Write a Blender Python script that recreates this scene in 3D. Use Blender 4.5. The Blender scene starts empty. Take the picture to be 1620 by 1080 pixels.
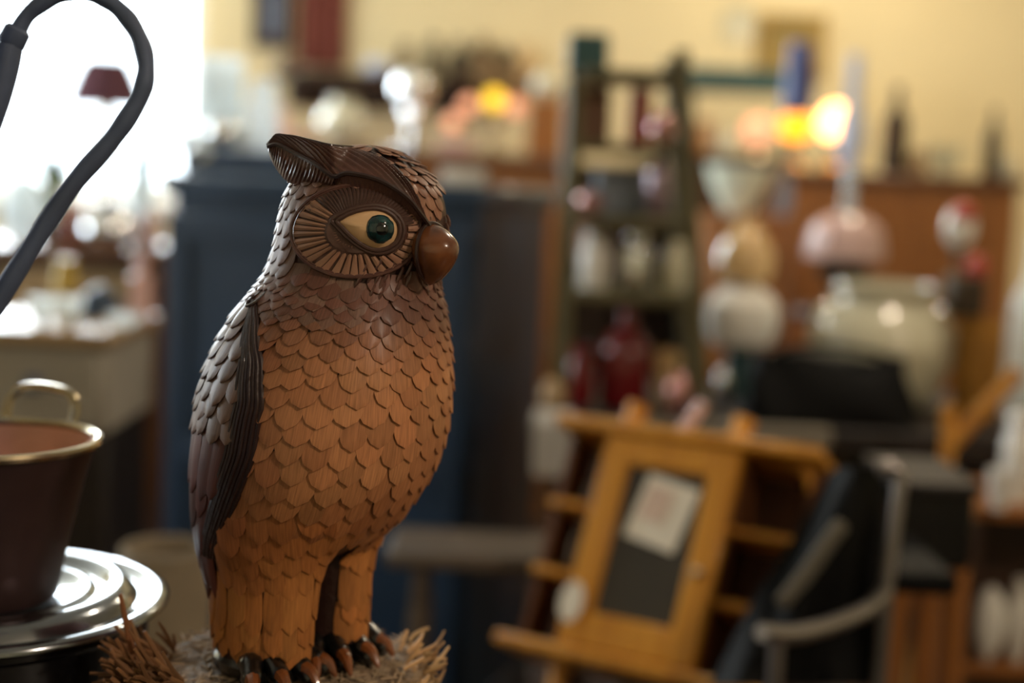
import bpy, math, random
import numpy as np
from mathutils import Vector, Matrix
from mathutils.bvhtree import BVHTree

SC = bpy.context.scene
COL = SC.collection
PI = math.pi
RND = random.Random(7)

# ---------------------------------------------------------------- camera
CAM_POS = Vector((0, 0, 1.30))
PITCH, ROLL = math.radians(6.75), math.radians(2.5)
FPX = 2250.0
FWD = Vector((0, math.cos(PITCH), -math.sin(PITCH)))
_r0, _u0 = Vector((1, 0, 0)), Vector((0, math.sin(PITCH), math.cos(PITCH)))
RGT = _r0 * math.cos(ROLL) + _u0 * math.sin(ROLL)
UPV = -_r0 * math.sin(ROLL) + _u0 * math.cos(ROLL)
cam_data = bpy.data.cameras.new('camera')
cam_data.lens = 50
cam_data.sensor_width = 36
cam_data.clip_start = 0.05
cam = bpy.data.objects.new('camera', cam_data)
COL.objects.link(cam)
M = Matrix((RGT, UPV, -FWD)).transposed().to_4x4()
M.translation = CAM_POS
cam.matrix_world = M
SC.camera = cam
cam_data.dof.use_dof = True
cam_data.dof.focus_distance = 0.925
cam_data.dof.aperture_fstop = 2.15
cam_data.dof.aperture_blades = 9

# ---------------------------------------------------------------- view
SC.view_settings.view_transform = 'Standard'
SC.view_settings.look = 'None'
SC.view_settings.gamma = 1
SC.view_settings.use_curve_mapping = False
SC.view_settings.exposure = 0.0

# ---------------------------------------------------------------- world and lights
world = bpy.data.worlds.new('daylight')
SC.world = world
world.use_nodes = True
bg = world.node_tree.nodes['Background']
bg.inputs[0].default_value = (0.80, 0.92, 1.0, 1)
bg.inputs[1].default_value = 6.0


def lamp(name, loc, target, power, color, sx, sy, spread=PI):
    d = bpy.data.lights.new(name, 'AREA')
    d.shape = 'RECTANGLE'
    d.size, d.size_y = sx, sy
    d.energy = power
    d.color = color
    d.spread = spread
    o = bpy.data.objects.new(name, d)
    COL.objects.link(o)
    o.location = loc
    o.rotation_euler = (Vector(target) - Vector(loc)).to_track_quat('-Z', 'Y').to_euler()
    return o


# daylight through the window at the back left of the shop
lamp('window_daylight', (-2.40, 6.45, 1.95), (-1.2, 0.5, 1.0), 265, (0.84, 0.94, 1.0), 2.1, 1.75)
lamp('added_side_fill', (-4.15, 3.5, 1.75), (-.9, 3.3, 1.0), 62, (0.84, 0.93, 1.0), 1.5, 1.3)  # added cool fill from the left, out of view, to brighten that side
# ceiling lamps of the shop
lamp('ceiling_lamp_front', (1.9, -0.7, 2.70), (0.2, 1.0, 1.0), 29, (1.0, 0.80, 0.62), 0.24, 0.24)
lamp('ceiling_lamp_back', (1.3, 4.9, 2.92), (1.3, 5.3, 0.0), 35, (1.0, 0.84, 0.60), 0.22, 0.22)
lamp('ceiling_lamp_middle', (1.0, 2.6, 2.92), (1.0, 2.9, 0.0), 16, (1.0, 0.84, 0.64), 0.16, 0.16)


# ---------------------------------------------------------------- pixel helpers (frame 1620 x 1080), used to measure sizes and places
def ray(px, py):
    return FWD + RGT * ((px - 810) / FPX) - UPV * ((py - 540) / FPX)


def at(px, py, d):
    return CAM_POS + ray(px, py) * d


def pt(px, d, z):
    a = (px - 810) / FPX
    b = (FWD.z + RGT.z * a - (z - CAM_POS.z) / d) / UPV.z
    return CAM_POS + (FWD + RGT * a - UPV * b) * d


def to_px(P):
    v = P - CAM_POS
    d = v.dot(FWD)
    return 810 + FPX * v.dot(RGT) / d, 540 - FPX * v.dot(UPV) / d


# ---------------------------------------------------------------- mesh building
class MB:
    def __init__(self):
        self.v, self.f, self.m, self.c, self.uv = [], [], [], [], []

    def add(self, verts, faces, mi=0, col=(1, 1, 1), uvs=None):
        n = len(self.v)
        self.v += [Vector(p) for p in verts]
        self.f += [tuple(i + n for i in f) for f in faces]
        self.m += [mi] * len(faces)
        self.c += [col] * len(verts)
        self.uv += list(uvs) if uvs else [(p[0], p[2]) for p in verts]
        return self

    def xf(self, mat):
        self.v = [mat @ p for p in self.v]
        return self

    def shift(self, d):
        d = Vector(d)
        self.v = [p + d for p in self.v]
        return self

    def flipped(self):
        self.f = [tuple(reversed(f)) for f in self.f]
        return self


def link(name, mb, mats, parent=None, loc=None, sharp=38, label=None, smooth=True):
    me = bpy.data.meshes.new(name)
    me.from_pydata([tuple(p) for p in mb.v], [], mb.f)
    me.polygons.foreach_set('material_index', mb.m)
    ca = me.color_attributes.new('tint', 'FLOAT_COLOR', 'POINT')
    ca.data.foreach_set('color', np.array([(*c, 1) for c in mb.c], dtype=np.float32).ravel())
    ul = me.uv_layers.new(name='UVMap')
    li = np.zeros(len(me.loops), dtype=np.int32)
    me.loops.foreach_get('vertex_index', li)
    ul.data.foreach_set('uv', np.array(mb.uv, dtype=np.float32)[li].ravel())
    me.update()
    if smooth:
        me.polygons.foreach_set('use_smooth', [True] * len(me.polygons))
        me.set_sharp_from_angle(angle=math.radians(sharp))
    for m in (mats if isinstance(mats, (list, tuple)) else [mats]):
        me.materials.append(m)
    o = bpy.data.objects.new(name, me)
    COL.objects.link(o)
    if parent is not None:
        o.parent = parent
    if loc is not None:
        o.location = loc
    if label:
        o['label'] = label
    return o


def tag(o, label, cat, group=None, kind=None):
    if kind:
        o['kind'] = kind
    if label:
        o['label'] = label
    if cat:
        o['category'] = cat
    if group:
        o['group'] = group
    return o


def thing(name, loc, label, cat, group=None, rz=0.0):
    o = bpy.data.objects.new(name, None)
    o.empty_display_size = 0.05
    COL.objects.link(o)
    o.location = loc
    o.rotation_euler = (0, 0, rz)
    return tag(o, label, cat, group)


def copy_tree(o, parent=None):
    c = o.copy()
    COL.objects.link(c)
    if parent is not None:
        c.parent = parent
    for ch in list(o.children):
        copy_tree(ch, c)
    return c


def box(mb, c, s, bev=0.004, mi=0, rot=None, col=(1, 1, 1)):
    """bevelled box, centre c, full sizes s"""
    hx, hy, hz = (max(1e-4, k / 2) for k in s)
    b = min(bev, hx * .45, hy * .45, hz * .45)
    vs, idx = [], {}
    for sx in (-1, 1):
        for sy in (-1, 1):
            for sz in (-1, 1):
                idx[(sx, sy, sz, 0)] = len(vs); vs.append(Vector((sx * hx, sy * (hy - b), sz * (hz - b))))
                idx[(sx, sy, sz, 1)] = len(vs); vs.append(Vector((sx * (hx - b), sy * hy, sz * (hz - b))))
                idx[(sx, sy, sz, 2)] = len(vs); vs.append(Vector((sx * (hx - b), sy * (hy - b), sz * hz)))
    fs = []
    R = (-1, 1)
    for s_ in R:
        fs.append([idx[(s_, a, b_, 0)] for a, b_ in ((-1, -1), (1, -1), (1, 1), (-1, 1))])
        fs.append([idx[(a, s_, b_, 1)] for a, b_ in ((-1, -1), (1, -1), (1, 1), (-1, 1))])
        fs.append([idx[(a, b_, s_, 2)] for a, b_ in ((-1, -1), (1, -1), (1, 1), (-1, 1))])
    for a in R:
        for b_ in R:
            fs.append([idx[(a, b_, -1, 0)], idx[(a, b_, 1, 0)], idx[(a, b_, 1, 1)], idx[(a, b_, -1, 1)]])
            fs.append([idx[(a, -1, b_, 0)], idx[(a, 1, b_, 0)], idx[(a, 1, b_, 2)], idx[(a, -1, b_, 2)]])
            fs.append([idx[(-1, a, b_, 1)], idx[(1, a, b_, 1)], idx[(1, a, b_, 2)], idx[(-1, a, b_, 2)]])
            for c_ in R:
                fs.append([idx[(a, b_, c_, k)] for k in range(3)])
    out = []
    for f in fs:   # orient outward
        p = [vs[i] for i in f]
        n = (p[1] - p[0]).cross(p[2] - p[0])
        ctr = sum(p, Vector()) / len(p)
        out.append(f if n.dot(ctr) > 0 else f[::-1])
    if rot is not None:
        vs = [rot @ p for p in vs]
    c = Vector(c)
    mb.add([p + c for p in vs], out, mi, col)
    return mb


def lathe(mb, prof, n=32, c=(0, 0, 0), mi=0, axis=None):
    """prof: list of (r, z) from the bottom up the outside (then down the inside if wanted)"""
    vs, fs = [], []
    k = len(prof)
    for i in range(n):
        a = 2 * PI * i / n
        for r, z in prof:
            vs.append(Vector((max(r, 1e-5) * math.cos(a), max(r, 1e-5) * math.sin(a), z)))
    for i in range(n):
        j = (i + 1) % n
        for q in range(k - 1):
            fs.append((i * k + q, j * k + q, j * k + q + 1, i * k + q + 1))
    if axis is not None:
        q = Vector((0, 0, 1)).rotation_difference(Vector(axis))
        vs = [q @ p for p in vs]
    c = Vector(c)
    mb.add([p + c for p in vs], fs, mi)
    return mb


def tube(mb, pts, rad, n=8, mi=0, closed=False, flat=1.0, col=(1, 1, 1), ref=None):
    """tube along pts; rad number or list; flat squeezes across"""
    pts = [Vector(p) for p in pts]
    k = len(pts)
    rad = rad if isinstance(rad, (list, tuple)) else [rad] * k
    vs, fs, uvs = [], [], []
    T = []
    for i in range(k):
        a = pts[(i - 1) % k] if (closed or i > 0) else pts[i]
        b = pts[(i + 1) % k] if (closed or i < k - 1) else pts[i]
        T.append((b - a).normalized())
    u = Vector(ref) if ref is not None else T[0].orthogonal()
    for i in range(k):
        u = (u - T[i] * u.dot(T[i]))
        u = u.normalized() if u.length > 1e-6 else T[i].orthogonal().normalized()
        w = T[i].cross(u)
        for j in range(n):
            a = 2 * PI * j / n
            vs.append(pts[i] + u * (math.cos(a) * rad[i]) + w * (math.sin(a) * rad[i] * flat))
            uvs.append((j * .003, i * .01))
    for i in range(k if closed else k - 1):
        i2 = (i + 1) % k
        for j in range(n):
            j2 = (j + 1) % n
            fs.append((i * n + j, i * n + j2, i2 * n + j2, i2 * n + j))
    if not closed:
        fs.append(tuple(reversed(range(n))))
        fs.append(tuple(range((k - 1) * n, k * n)))
    mb.add(vs, fs, mi, col, uvs)
    return mb


def sphere(mb, c, r, n=20, mi=0, sz=1.0):
    m = n // 2
    lathe(mb, [(r * math.sin(PI * i / m), -r * sz * math.cos(PI * i / m)) for i in range(m + 1)], n, c, mi)
    return mb


def smooth_path(pts, sub=6, closed=False):
    pts = [Vector(p) for p in pts]
    k = len(pts)
    out = []
    for i in range(k if closed else k - 1):
        p0 = pts[(i - 1) % k] if (closed or i > 0) else pts[0]
        p1, p2 = pts[i], pts[(i + 1) % k]
        p3 = pts[(i + 2) % k] if (closed or i < k - 2) else pts[-1]
        for s in range(sub):
            t = s / sub
            out.append(0.5 * ((2 * p1) + (p2 - p0) * t + (2 * p0 - 5 * p1 + 4 * p2 - p3) * t * t
                              + (3 * p1 - p0 - 3 * p2 + p3) * t ** 3))
    if not closed:
        out.append(pts[-1])
    return out


# ---------------------------------------------------------------- materials
def lin(c):
    if isinstance(c, str):
        c = tuple(int(c[i:i + 2], 16) / 255 for i in (0, 2, 4))
    return tuple(x / 12.92 if x <= .04045 else ((x + .055) / 1.055) ** 2.4 for x in c)


def new_mat(name):
    m = bpy.data.materials.new(name)
    m.use_nodes = True
    nt = m.node_tree
    return m, nt, nt.nodes['Principled BSDF']


def node(nt, t, **kw):
    n = nt.nodes.new(t)
    for k, v in kw.items():
        setattr(n, k, v)
    return n


def mat(name, c, rough=.5, metal=0, var=.18, vs=9, bump=0, bs=70, coat=0, trans=0, ior=1.45, emit=None, es=0, c2=None, stretch=None, spec=.5, sss=0, transl=0):
    m, nt, b = new_mat(name)
    c = lin(c)
    ca = tuple(x * (1 - var) for x in c)
    cb = lin(c2) if c2 else tuple(min(1, x * (1 + var)) for x in c)
    tc = node(nt, 'ShaderNodeTexCoord')
    mp = node(nt, 'ShaderNodeMapping')
    if stretch:
        mp.inputs['Scale'].default_value = stretch
    nt.links.new(tc.outputs['Object'], mp.inputs[0])
    nz = node(nt, 'ShaderNodeTexNoise')
    nz.inputs['Scale'].default_value = vs
    nz.inputs['Detail'].default_value = 5
    nt.links.new(mp.outputs[0], nz.inputs['Vector'])
    cr = node(nt, 'ShaderNodeValToRGB')
    cr.color_ramp.elements[0].position = .3
    cr.color_ramp.elements[1].position = .7
    cr.color_ramp.elements[0].color = (*ca, 1)
    cr.color_ramp.elements[1].color = (*cb, 1)
    nt.links.new(nz.outputs[0], cr.inputs[0])
    nt.links.new(cr.outputs[0], b.inputs['Base Color'])
    b.inputs['Roughness'].default_value = rough
    b.inputs['Metallic'].default_value = metal
    b.inputs['Coat Weight'].default_value = coat
    b.inputs['Coat Roughness'].default_value = .08
    b.inputs['Transmission Weight'].default_value = trans
    b.inputs['IOR'].default_value = ior
    b.inputs['Specular IOR Level'].default_value = spec
    b.inputs['Subsurface Weight'].default_value = sss
    if emit:
        b.inputs['Emission Color'].default_value = (*lin(emit), 1)
        b.inputs['Emission Strength'].default_value = es
    if bump:
        nb = node(nt, 'ShaderNodeTexNoise')
        nb.inputs['Scale'].default_value = bs
        nb.inputs['Detail'].default_value = 6
        nt.links.new(mp.outputs[0], nb.inputs['Vector'])
        bp = node(nt, 'ShaderNodeBump')
        bp.inputs['Strength'].default_value = bump
        bp.inputs['Distance'].default_value = .004
        nt.links.new(nb.outputs[0], bp.inputs['Height'])
        nt.links.new(bp.outputs[0], b.inputs['Normal'])
    if transl:
        tr = node(nt, 'ShaderNodeBsdfTranslucent')
        mx = node(nt, 'ShaderNodeMixShader')
        mx.inputs[0].default_value = transl
        nt.links.new(cr.outputs[0], tr.inputs[0])
        out = nt.nodes['Material Output']
        nt.links.new(b.outputs[0], mx.inputs[1])
        nt.links.new(tr.outputs[0], mx.inputs[2])
        nt.links.new(mx.outputs[0], out.inputs['Surface'])
    return m


def wood(name, c, c2, rough=.45, coat=0.0, scale=1.0, axis='Z', bump=.15):
    s = {'X': (3, 40, 40), 'Y': (40, 3, 40), 'Z': (40, 40, 3)}[axis]
    return mat(name, c, rough, 0, .0, 1.0 * scale, bump, 1.5 * scale, coat, c2=c2, stretch=s)


def chip_mat(name, c, rough=.54, coat=.10, grain=.32):
    """wood veneer chip: one tint per chip times a grain that runs along the chip"""
    m, nt, b = new_mat(name)
    at_ = node(nt, 'ShaderNodeAttribute', attribute_name='tint')
    uv = node(nt, 'ShaderNodeUVMap', uv_map='UVMap')
    mp = node(nt, 'ShaderNodeMapping')
    mp.inputs['Scale'].default_value = (900, 45, 1)
    nt.links.new(uv.outputs[0], mp.inputs[0])
    nz = node(nt, 'ShaderNodeTexNoise')
    nz.inputs['Scale'].default_value = 1
    nz.inputs['Detail'].default_value = 4
    nt.links.new(mp.outputs[0], nz.inputs['Vector'])
    mr = node(nt, 'ShaderNodeMapRange')
    mr.inputs['From Min'].default_value, mr.inputs['From Max'].default_value = .25, .75
    mr.inputs['To Min'].default_value, mr.inputs['To Max'].default_value = 1 - grain, 1 + grain
    nt.links.new(nz.outputs[0], mr.inputs[0])
    mul = node(nt, 'ShaderNodeVectorMath', operation='MULTIPLY')
    nt.links.new(at_.outputs['Color'], mul.inputs[0])
    nt.links.new(mr.outputs[0], mul.inputs[1])
    mul2 = node(nt, 'ShaderNodeVectorMath', operation='MULTIPLY')
    mul2.inputs[1].default_value = lin(c)
    nt.links.new(mul.outputs[0], mul2.inputs[0])
    nt.links.new(mul2.outputs[0], b.inputs['Base Color'])
    b.inputs['Roughness'].default_value = rough
    b.inputs['Specular IOR Level'].default_value = .28
    b.inputs['Coat Weight'].default_value = coat
    b.inputs['Coat Roughness'].default_value = .25
    bp = node(nt, 'ShaderNodeBump')
    bp.inputs['Strength'].default_value = .12
    bp.inputs['Distance'].default_value = .0006
    nt.links.new(nz.outputs[0], bp.inputs['Height'])
    nt.links.new(bp.outputs[0], b.inputs['Normal'])
    return m


def glass(name, c, rough=.04, frost=0.0, ior=1.3):
    m, nt, b = new_mat(name)
    b.inputs['Base Color'].default_value = (*lin(c), 1)
    b.inputs['Roughness'].default_value = rough
    b.inputs['Transmission Weight'].default_value = 1 - frost
    b.inputs['IOR'].default_value = ior
    nz = node(nt, 'ShaderNodeTexNoise')
    nz.inputs['Scale'].default_value = 25
    bp = node(nt, 'ShaderNodeBump')
    bp.inputs['Strength'].default_value = .08
    nt.links.new(nz.outputs[0], bp.inputs['Height'])
    nt.links.new(bp.outputs[0], b.inputs['Normal'])
    return m


def lit(name, c, strength):
    m, nt, b = new_mat(name)
    b.inputs['Base Color'].default_value = (*lin(c), 1)
    b.inputs['Roughness'].default_value = .3
    b.inputs['Emission Color'].default_value = (*lin(c), 1)
    nz = node(nt, 'ShaderNodeTexNoise')
    nz.inputs['Scale'].default_value = 14
    mr = node(nt, 'ShaderNodeMapRange')
    mr.inputs['To Min'].default_value, mr.inputs['To Max'].default_value = strength * .8, strength * 1.2
    nt.links.new(nz.outputs[0], mr.inputs[0])
    nt.links.new(mr.outputs[0], b.inputs['Emission Strength'])
    return m

# ================================================================ the room
m_wall = mat('cream_plaster', 'e6d6ac', .85, var=.05, vs=2, bump=.1, bs=60)
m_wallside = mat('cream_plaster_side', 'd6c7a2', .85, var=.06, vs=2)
m_ceil = mat('white_ceiling', 'd8cfbd', .9, var=.04)
m_floor = wood('dark_floorboards', '2a1c14', '3c2a1e', .5, .1, 1, 'Y')
m_trim = mat('white_painted_trim', 'e6e2d8', .5, var=.04)


def struct(name, mb, m):
    o = link(name, mb, m)
    o['kind'] = 'structure'
    return o


XL, XR_, YB, YF, ZC = -3.9, 3.6, 6.2, -2.2, 3.0
WX0, WX1, WZ0, WZ1 = -3.35, -1.38, 1.12, 2.80
struct('floor', box(MB(), (0, 2, -.05), (XR_ - XL + .4, YB - YF + .6, .1), 0), m_floor)
struct('ceiling', box(MB(), (0, 2, ZC + .05), (XR_ - XL + .4, YB - YF + .6, .1), 0), m_ceil)
wb = MB()
box(wb, ((WX1 + XR_) / 2, YB + .1, ZC / 2), (XR_ - WX1, .2, ZC), 0)
box(wb, ((XL + WX0) / 2, YB + .1, ZC / 2), (WX0 - XL, .2, ZC), 0)
box(wb, ((WX0 + WX1) / 2, YB + .1, WZ0 / 2), (WX1 - WX0, .2, WZ0), 0)
box(wb, ((WX0 + WX1) / 2, YB + .1, (WZ1 + ZC) / 2), (WX1 - WX0, .2, ZC - WZ1), 0)
struct('wall_back', wb, m_wall)
wl = MB()
SY0, SY1, SZ0, SZ1 = 2.7, 4.3, 1.05, 2.45
for y0, y1, z0, z1 in ((YF - .3, SY0, 0, ZC), (SY1, YB + .3, 0, ZC), (SY0, SY1, 0, SZ0), (SY0, SY1, SZ1, ZC)):
    box(wl, (XL - .1, (y0 + y1) / 2, (z0 + z1) / 2), (.2, y1 - y0, z1 - z0), 0)
struct('wall_left', wl, m_wallside)
ws = MB()
for y in (SY0 + .03, (SY0 + SY1) / 2, SY1 - .03):
    box(ws, (XL - .07, y, (SZ0 + SZ1) / 2), (.07, .06, SZ1 - SZ0), .004)
for z in (SZ0 + .03, SZ1 - .03):
    box(ws, (XL - .07, (SY0 + SY1) / 2, z), (.06, SY1 - SY0, .06), .004)
struct('added_side_window', ws, m_trim)  # unseen window added in the left wall for the side fill
struct('wall_right', box(MB(), (XR_ + .1, 2, ZC / 2), (.2, YB - YF + .6, ZC), 0), m_wallside)
struct('wall_front', box(MB(), (0, YF - .1, ZC / 2), (XR_ - XL, .2, ZC), 0), m_wallside)
wf_ = MB()
for x in (WX0 + .03, (WX0 + WX1) / 2, WX1 - .03):
    box(wf_, (x, YB + .07, (WZ0 + WZ1) / 2), (.06, .07, WZ1 - WZ0), .004)
for z in (WZ0 + .03, WZ1 - .03):
    box(wf_, ((WX0 + WX1) / 2, YB + .07, z), (WX1 - WX0, .06, .06), .004)
struct('window_1', wf_, m_trim)
struct('trim_1', box(MB(), ((WX0 + WX1) / 2, YB - .04, WZ0 - .02), (WX1 - WX0 + .1, .24, .04), .006), m_trim)

# ================================================================ THE OWL
OY = 0.98                                     # distance of the owl's axis
OF = Vector((.78, -.6258, 0)).normalized()    # where the owl looks
OR = Vector((OF.y, -OF.x, 0))                 # the owl's right side (towards the camera, image left)
UPZ = Vector((0, 0, 1))
PXM = OY / FPX                                # metres per pixel at the owl


def onplane(px, py):
    r = ray(px, py)
    return CAM_POS + r * (OY / r.y)


ENV = [(231, 572, 592), (233, 556, 610), (237, 536, 630), (244, 514, 646), (255, 490, 664), (268, 474, 682), (284, 462, 697), (306, 452, 710),
       (335, 443, 716), (365, 437, 716), (395, 430, 709), (425, 420, 700), (452, 406, 701), (480, 384, 708),
       (520, 357, 714), (560, 335, 718), (620, 311, 718), (680, 299, 710), (740, 293, 690), (790, 291, 660),
       (830, 290, 630), (860, 291, 606), (900, 299, 590), (950, 315, 580), (1000, 327, 574), (1040, 338, 572)]
TRK = [e for e in ENV if e[0] <= 830] + [(862, 300, 590), (890, 326, 545), (912, 368, 510), (924, 420, 468)]


def make_loft(levels, shrink):
    ys = np.array([e[0] for e in levels], float)
    A = [onplane((l + r) / 2, y) for y, l, r in levels]
    Rr = np.array([(onplane(r, y) - onplane(l, y)).length / 2 - shrink for y, l, r in levels])
    Rr = np.maximum(Rr, .002)
    X = np.array([p.x for p in A])
    Z = np.array([p.z for p in A])
    XR = onplane(560, 500).x

    def tang(v):
        d = np.diff(v) / np.diff(ys)
        t = np.zeros_like(v)
        t[1:-1] = (d[1:] * np.diff(ys)[:-1] + d[:-1] * np.diff(ys)[1:]) / (ys[2:] - ys[:-2])
        t[0], t[-1] = d[0], d[-1]
        return t
    tx, tr, tz = tang(X), tang(Rr), tang(Z)

    def herm(v, t, i, s, h):
        return ((2 * s ** 3 - 3 * s * s + 1) * v[i] + (s ** 3 - 2 * s * s + s) * h * t[i]
                + (-2 * s ** 3 + 3 * s * s) * v[i + 1] + (s ** 3 - s * s) * h * t[i + 1])

    def S(y, phi, off=0.0):
        y = min(max(y, ys[0]), ys[-1])
        i = min(int(np.searchsorted(ys, y, 'right')) - 1, len(ys) - 2)
        h = ys[i + 1] - ys[i]
        s = (y - ys[i]) / h
        x, r, z = herm(X, tx, i, s, h), herm(Rr, tr, i, s, h), herm(Z, tz, i, s, h)
        sh = (x - XR) / OF.x
        c = Vector((XR, OY, z)) + OF * sh
        return c + (OF * math.cos(phi) + OR * math.sin(phi)) * (max(r, .001) + off)
    S.y0, S.y1 = ys[0], ys[-1]

    def centre(y):
        return (S(y, 0) + S(y, PI)) / 2
    S.centre = centre
    return S


def leg_loft(levels, side):
    """levels: (y, centre px, half width px); elliptical, side=+1 near leg"""
    ys = np.array([e[0] for e in levels], float)
    C = [onplane(c, y) for y, c, h in levels]
    H = np.array([h * PXM for y, c, h in levels])
    X = np.array([p.x for p in C]); Z = np.array([p.z for p in C])
    base = TORSO.centre(830)

    def S(y, phi, off=0.0):
        y = min(max(y, ys[0]), ys[-1])
        x, z, h = np.interp(y, ys, X), np.interp(y, ys, Z), np.interp(y, ys, H)
        ar, af = h * np.interp(y, [800, 860, 900, 950], [.96, .92, .80, .72]), h * np.interp(y, [860, 950], [1.02, 1.10])
        c = Vector((x, base.y + OR.y * side * .031, z))
        return c + OF * ((af + off) * math.cos(phi)) + OR * ((ar + off) * math.sin(phi))
    S.y0, S.y1 = ys[0], ys[-1]
    S.centre = lambda y: (S(y, 0) + S(y, PI)) / 2
    return S


def normal(S, y, phi):
    e = 2.0
    a = S(min(y + e, S.y1), phi) - S(max(y - e, S.y0), phi)
    b = S(y, phi + .02) - S(y, phi - .02)
    n = b.cross(a)
    if n.length < 1e-12:
        return UPZ.copy()
    n.normalize()
    return n if n.dot(S(y, phi) - S.centre(y)) > 0 else -n


def loft_mesh(S, ny=60, nphi=72, y0=None, y1=None):
    mb = MB()
    y0 = S.y0 if y0 is None else y0
    y1 = S.y1 if y1 is None else y1
    vs, fs = [], []
    for i in range(ny):
        y = y0 + (y1 - y0) * (i / (ny - 1)) ** 1.0
        for j in range(nphi):
            vs.append(S(y, 2 * PI * j / nphi))
    for i in range(ny - 1):
        for j in range(nphi):
            k = (j + 1) % nphi
            fs.append((i * nphi + j, (i + 1) * nphi + j, (i + 1) * nphi + k, i * nphi + k))
    fs.append(tuple(range(nphi)))
    fs.append(tuple(reversed(range((ny - 1) * nphi, ny * nphi))))
    mb.add(vs, fs, 0, (1, 1, 1), [(k % nphi * .004, k // nphi * .006) for k in range(len(vs))])
    return mb


def chip(mb, S, y0, p0, w, l, o0, o1, col, curl=.0, th=.0010, blunt=.45, nv=8, nu=4, skew=0.0, tip=.06):
    """one veneer chip lying on S: root at level y0 / angle p0, w wide, l long (metres), off the surface o0 at the root and o1 at the tip"""
    e = 1.5
    ym = min(y0 + 8, S.y1)
    sy = (S(min(ym + e, S.y1), p0) - S(max(ym - e, S.y0), p0)).length / (min(ym + e, S.y1) - max(ym - e, S.y0))
    sy = max(sy, 1e-4)
    top, uvs = [], []
    ru, rv = RND.random() * 3, RND.random() * 3
    for i in range(nv):
        t = i / (nv - 1)
        y = y0 + t * l / sy
        over = max(0, y - S.y1)
        y = min(y, S.y1)
        pc = p0 + skew * t
        q = S(y, pc, .01)
        sp = max((S(y, pc + .03) - S(y, pc - .03)).length / .06, .006)
        n = normal(S, min(max(y, S.y0 + 2), S.y1 - 2), pc)
        hw = w / 2 * (1 if t < blunt else math.sqrt(max(0, 1 - ((t - blunt) / (1 - blunt)) ** 2)) * (1 - tip) + tip)
        hw *= .82 + .18 * min(1, t / .4)
        off = o0 + (o1 - o0) * t
        for j in range(nu + 1):
            u = -1 + 2 * j / nu
            p = S(y, pc + u * hw / sp) + n * (off - curl * u * u)
            p.z -= over * sy
            top.append(p)
            uvs.append((ru + u * hw, rv + t * l))
    k = nu + 1
    bot = []
    for i in range(nv):
        t = i / (nv - 1)
        n = (top[i * k + nu // 2] - S.centre(min(y0 + t * l / sy, S.y1)))
        n.normalize()
        for j in range(k):
            bot.append(top[i * k + j] - n * th)
    fs, N = [], nv * k
    for i in range(nv - 1):
        for j in range(nu):
            fs.append((i * k + j, (i + 1) * k + j, (i + 1) * k + j + 1, i * k + j + 1))
    rim = [i * k for i in range(nv)] + [(nv - 1) * k + j for j in range(1, k)] + [i * k + nu for i in reversed(range(nv - 1))]
    for a, b in zip(rim, rim[1:]):
        fs.append((a, a + N, b + N, b))
    # orient to the outside
    nn = (top[k] - top[0]).cross(top[1] - top[0])
    if nn.dot(top[0] - S.centre(y0)) < 0:
        fs = [f[::-1] for f in fs]
    k0 = len(mb.c)
    mb.add(top + bot, fs, 0, col, uvs + uvs)
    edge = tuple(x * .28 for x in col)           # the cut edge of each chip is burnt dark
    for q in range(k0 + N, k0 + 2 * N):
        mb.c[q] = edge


def tint(base, v=.16):
    k = 1 + RND.uniform(-v, v)
    g = 1 + RND.uniform(-.05, .05)
    return (base[0] * k, base[1] * k * g, base[2] * k * g)


m_core = mat('dark_stained_wood', '38201a', .5, bump=.3, bs=220, var=.25, vs=40)
m_chip = chip_mat('wood_veneer_chip', 'ffffff')
m_dark = mat('dark_brown_binding', '2e1b18', .42, bump=.2, bs=160, coat=.2)
m_disc = mat('brown_socket_fibre', '5c4239', .5, bump=.2, bs=200, var=.2, vs=70)
m_sock = mat('umber_socket_cord', '4a332c', .5, bump=.2, bs=160)
m_brow = mat('striped_brown_fibre', '573830', .40, bump=.1, bs=220, coat=.25, var=.3, vs=60)
m_beak = mat('polished_nut_shell', '5a3324', .24, coat=.5, var=.45, vs=45, c2='86512f')
m_cream = mat('cream_eye_enamel', 'd8b085', .35, coat=.6, var=.08)
m_iris = mat('teal_glass_iris', '0a2427', .08, coat=.6, var=.5, vs=160, c2='124043')
m_pupil = mat('black_pupil', '04090a', .05, coat=1)
m_foot = mat('black_lacquered_foot', '10100f', .3, coat=.6, bump=.3, bs=120)
m_claw = mat('brown_claw', '7a4420', .35, coat=.4, var=.3, vs=80)
m_log = mat('fibrous_trunk', '8a7660', .85, bump=.9, bs=240, var=.45, vs=90, stretch=(1, 1, .25))
m_fibre = chip_mat('dry_palm_fibre', 'ffffff', .75, 0, .3)

C_CHEST, C_NECK = lin('b37a52'), lin('6e4a3e')
C_HEAD, C_WING = lin('785a4e'), lin('70564b')
C_LONG, C_LEG, C_SIDE = lin('40221d'), lin('a96c38'), lin('7a4632')

TORSO = make_loft(TRK, .004)
ENVL = make_loft(ENV, .004)
LEG_N = leg_loft([(760, 452, 112), (800, 444, 117), (830, 435, 114), (862, 425, 107), (900, 418, 98), (950, 413, 91), (1000, 411, 86), (1038, 411, 83)], 1)
LEG_F = leg_loft([(760, 512, 80), (800, 512, 84), (862, 506, 90), (900, 497, 88), (950, 492, 84), (1000, 491, 82), (1036, 492, 80)], -1)
Z_BASE = onplane(450, 1041).z - .0125

owl_c = (LEG_N.centre(1030) + LEG_F.centre(1030)) / 2
owl = thing('owl_figurine', (owl_c.x, owl_c.y, 0.80), 'carved wooden owl covered in overlapping brown wood chips, standing on a fibrous stump', 'owl figurine')
OLOC = Vector(owl.location)


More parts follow.
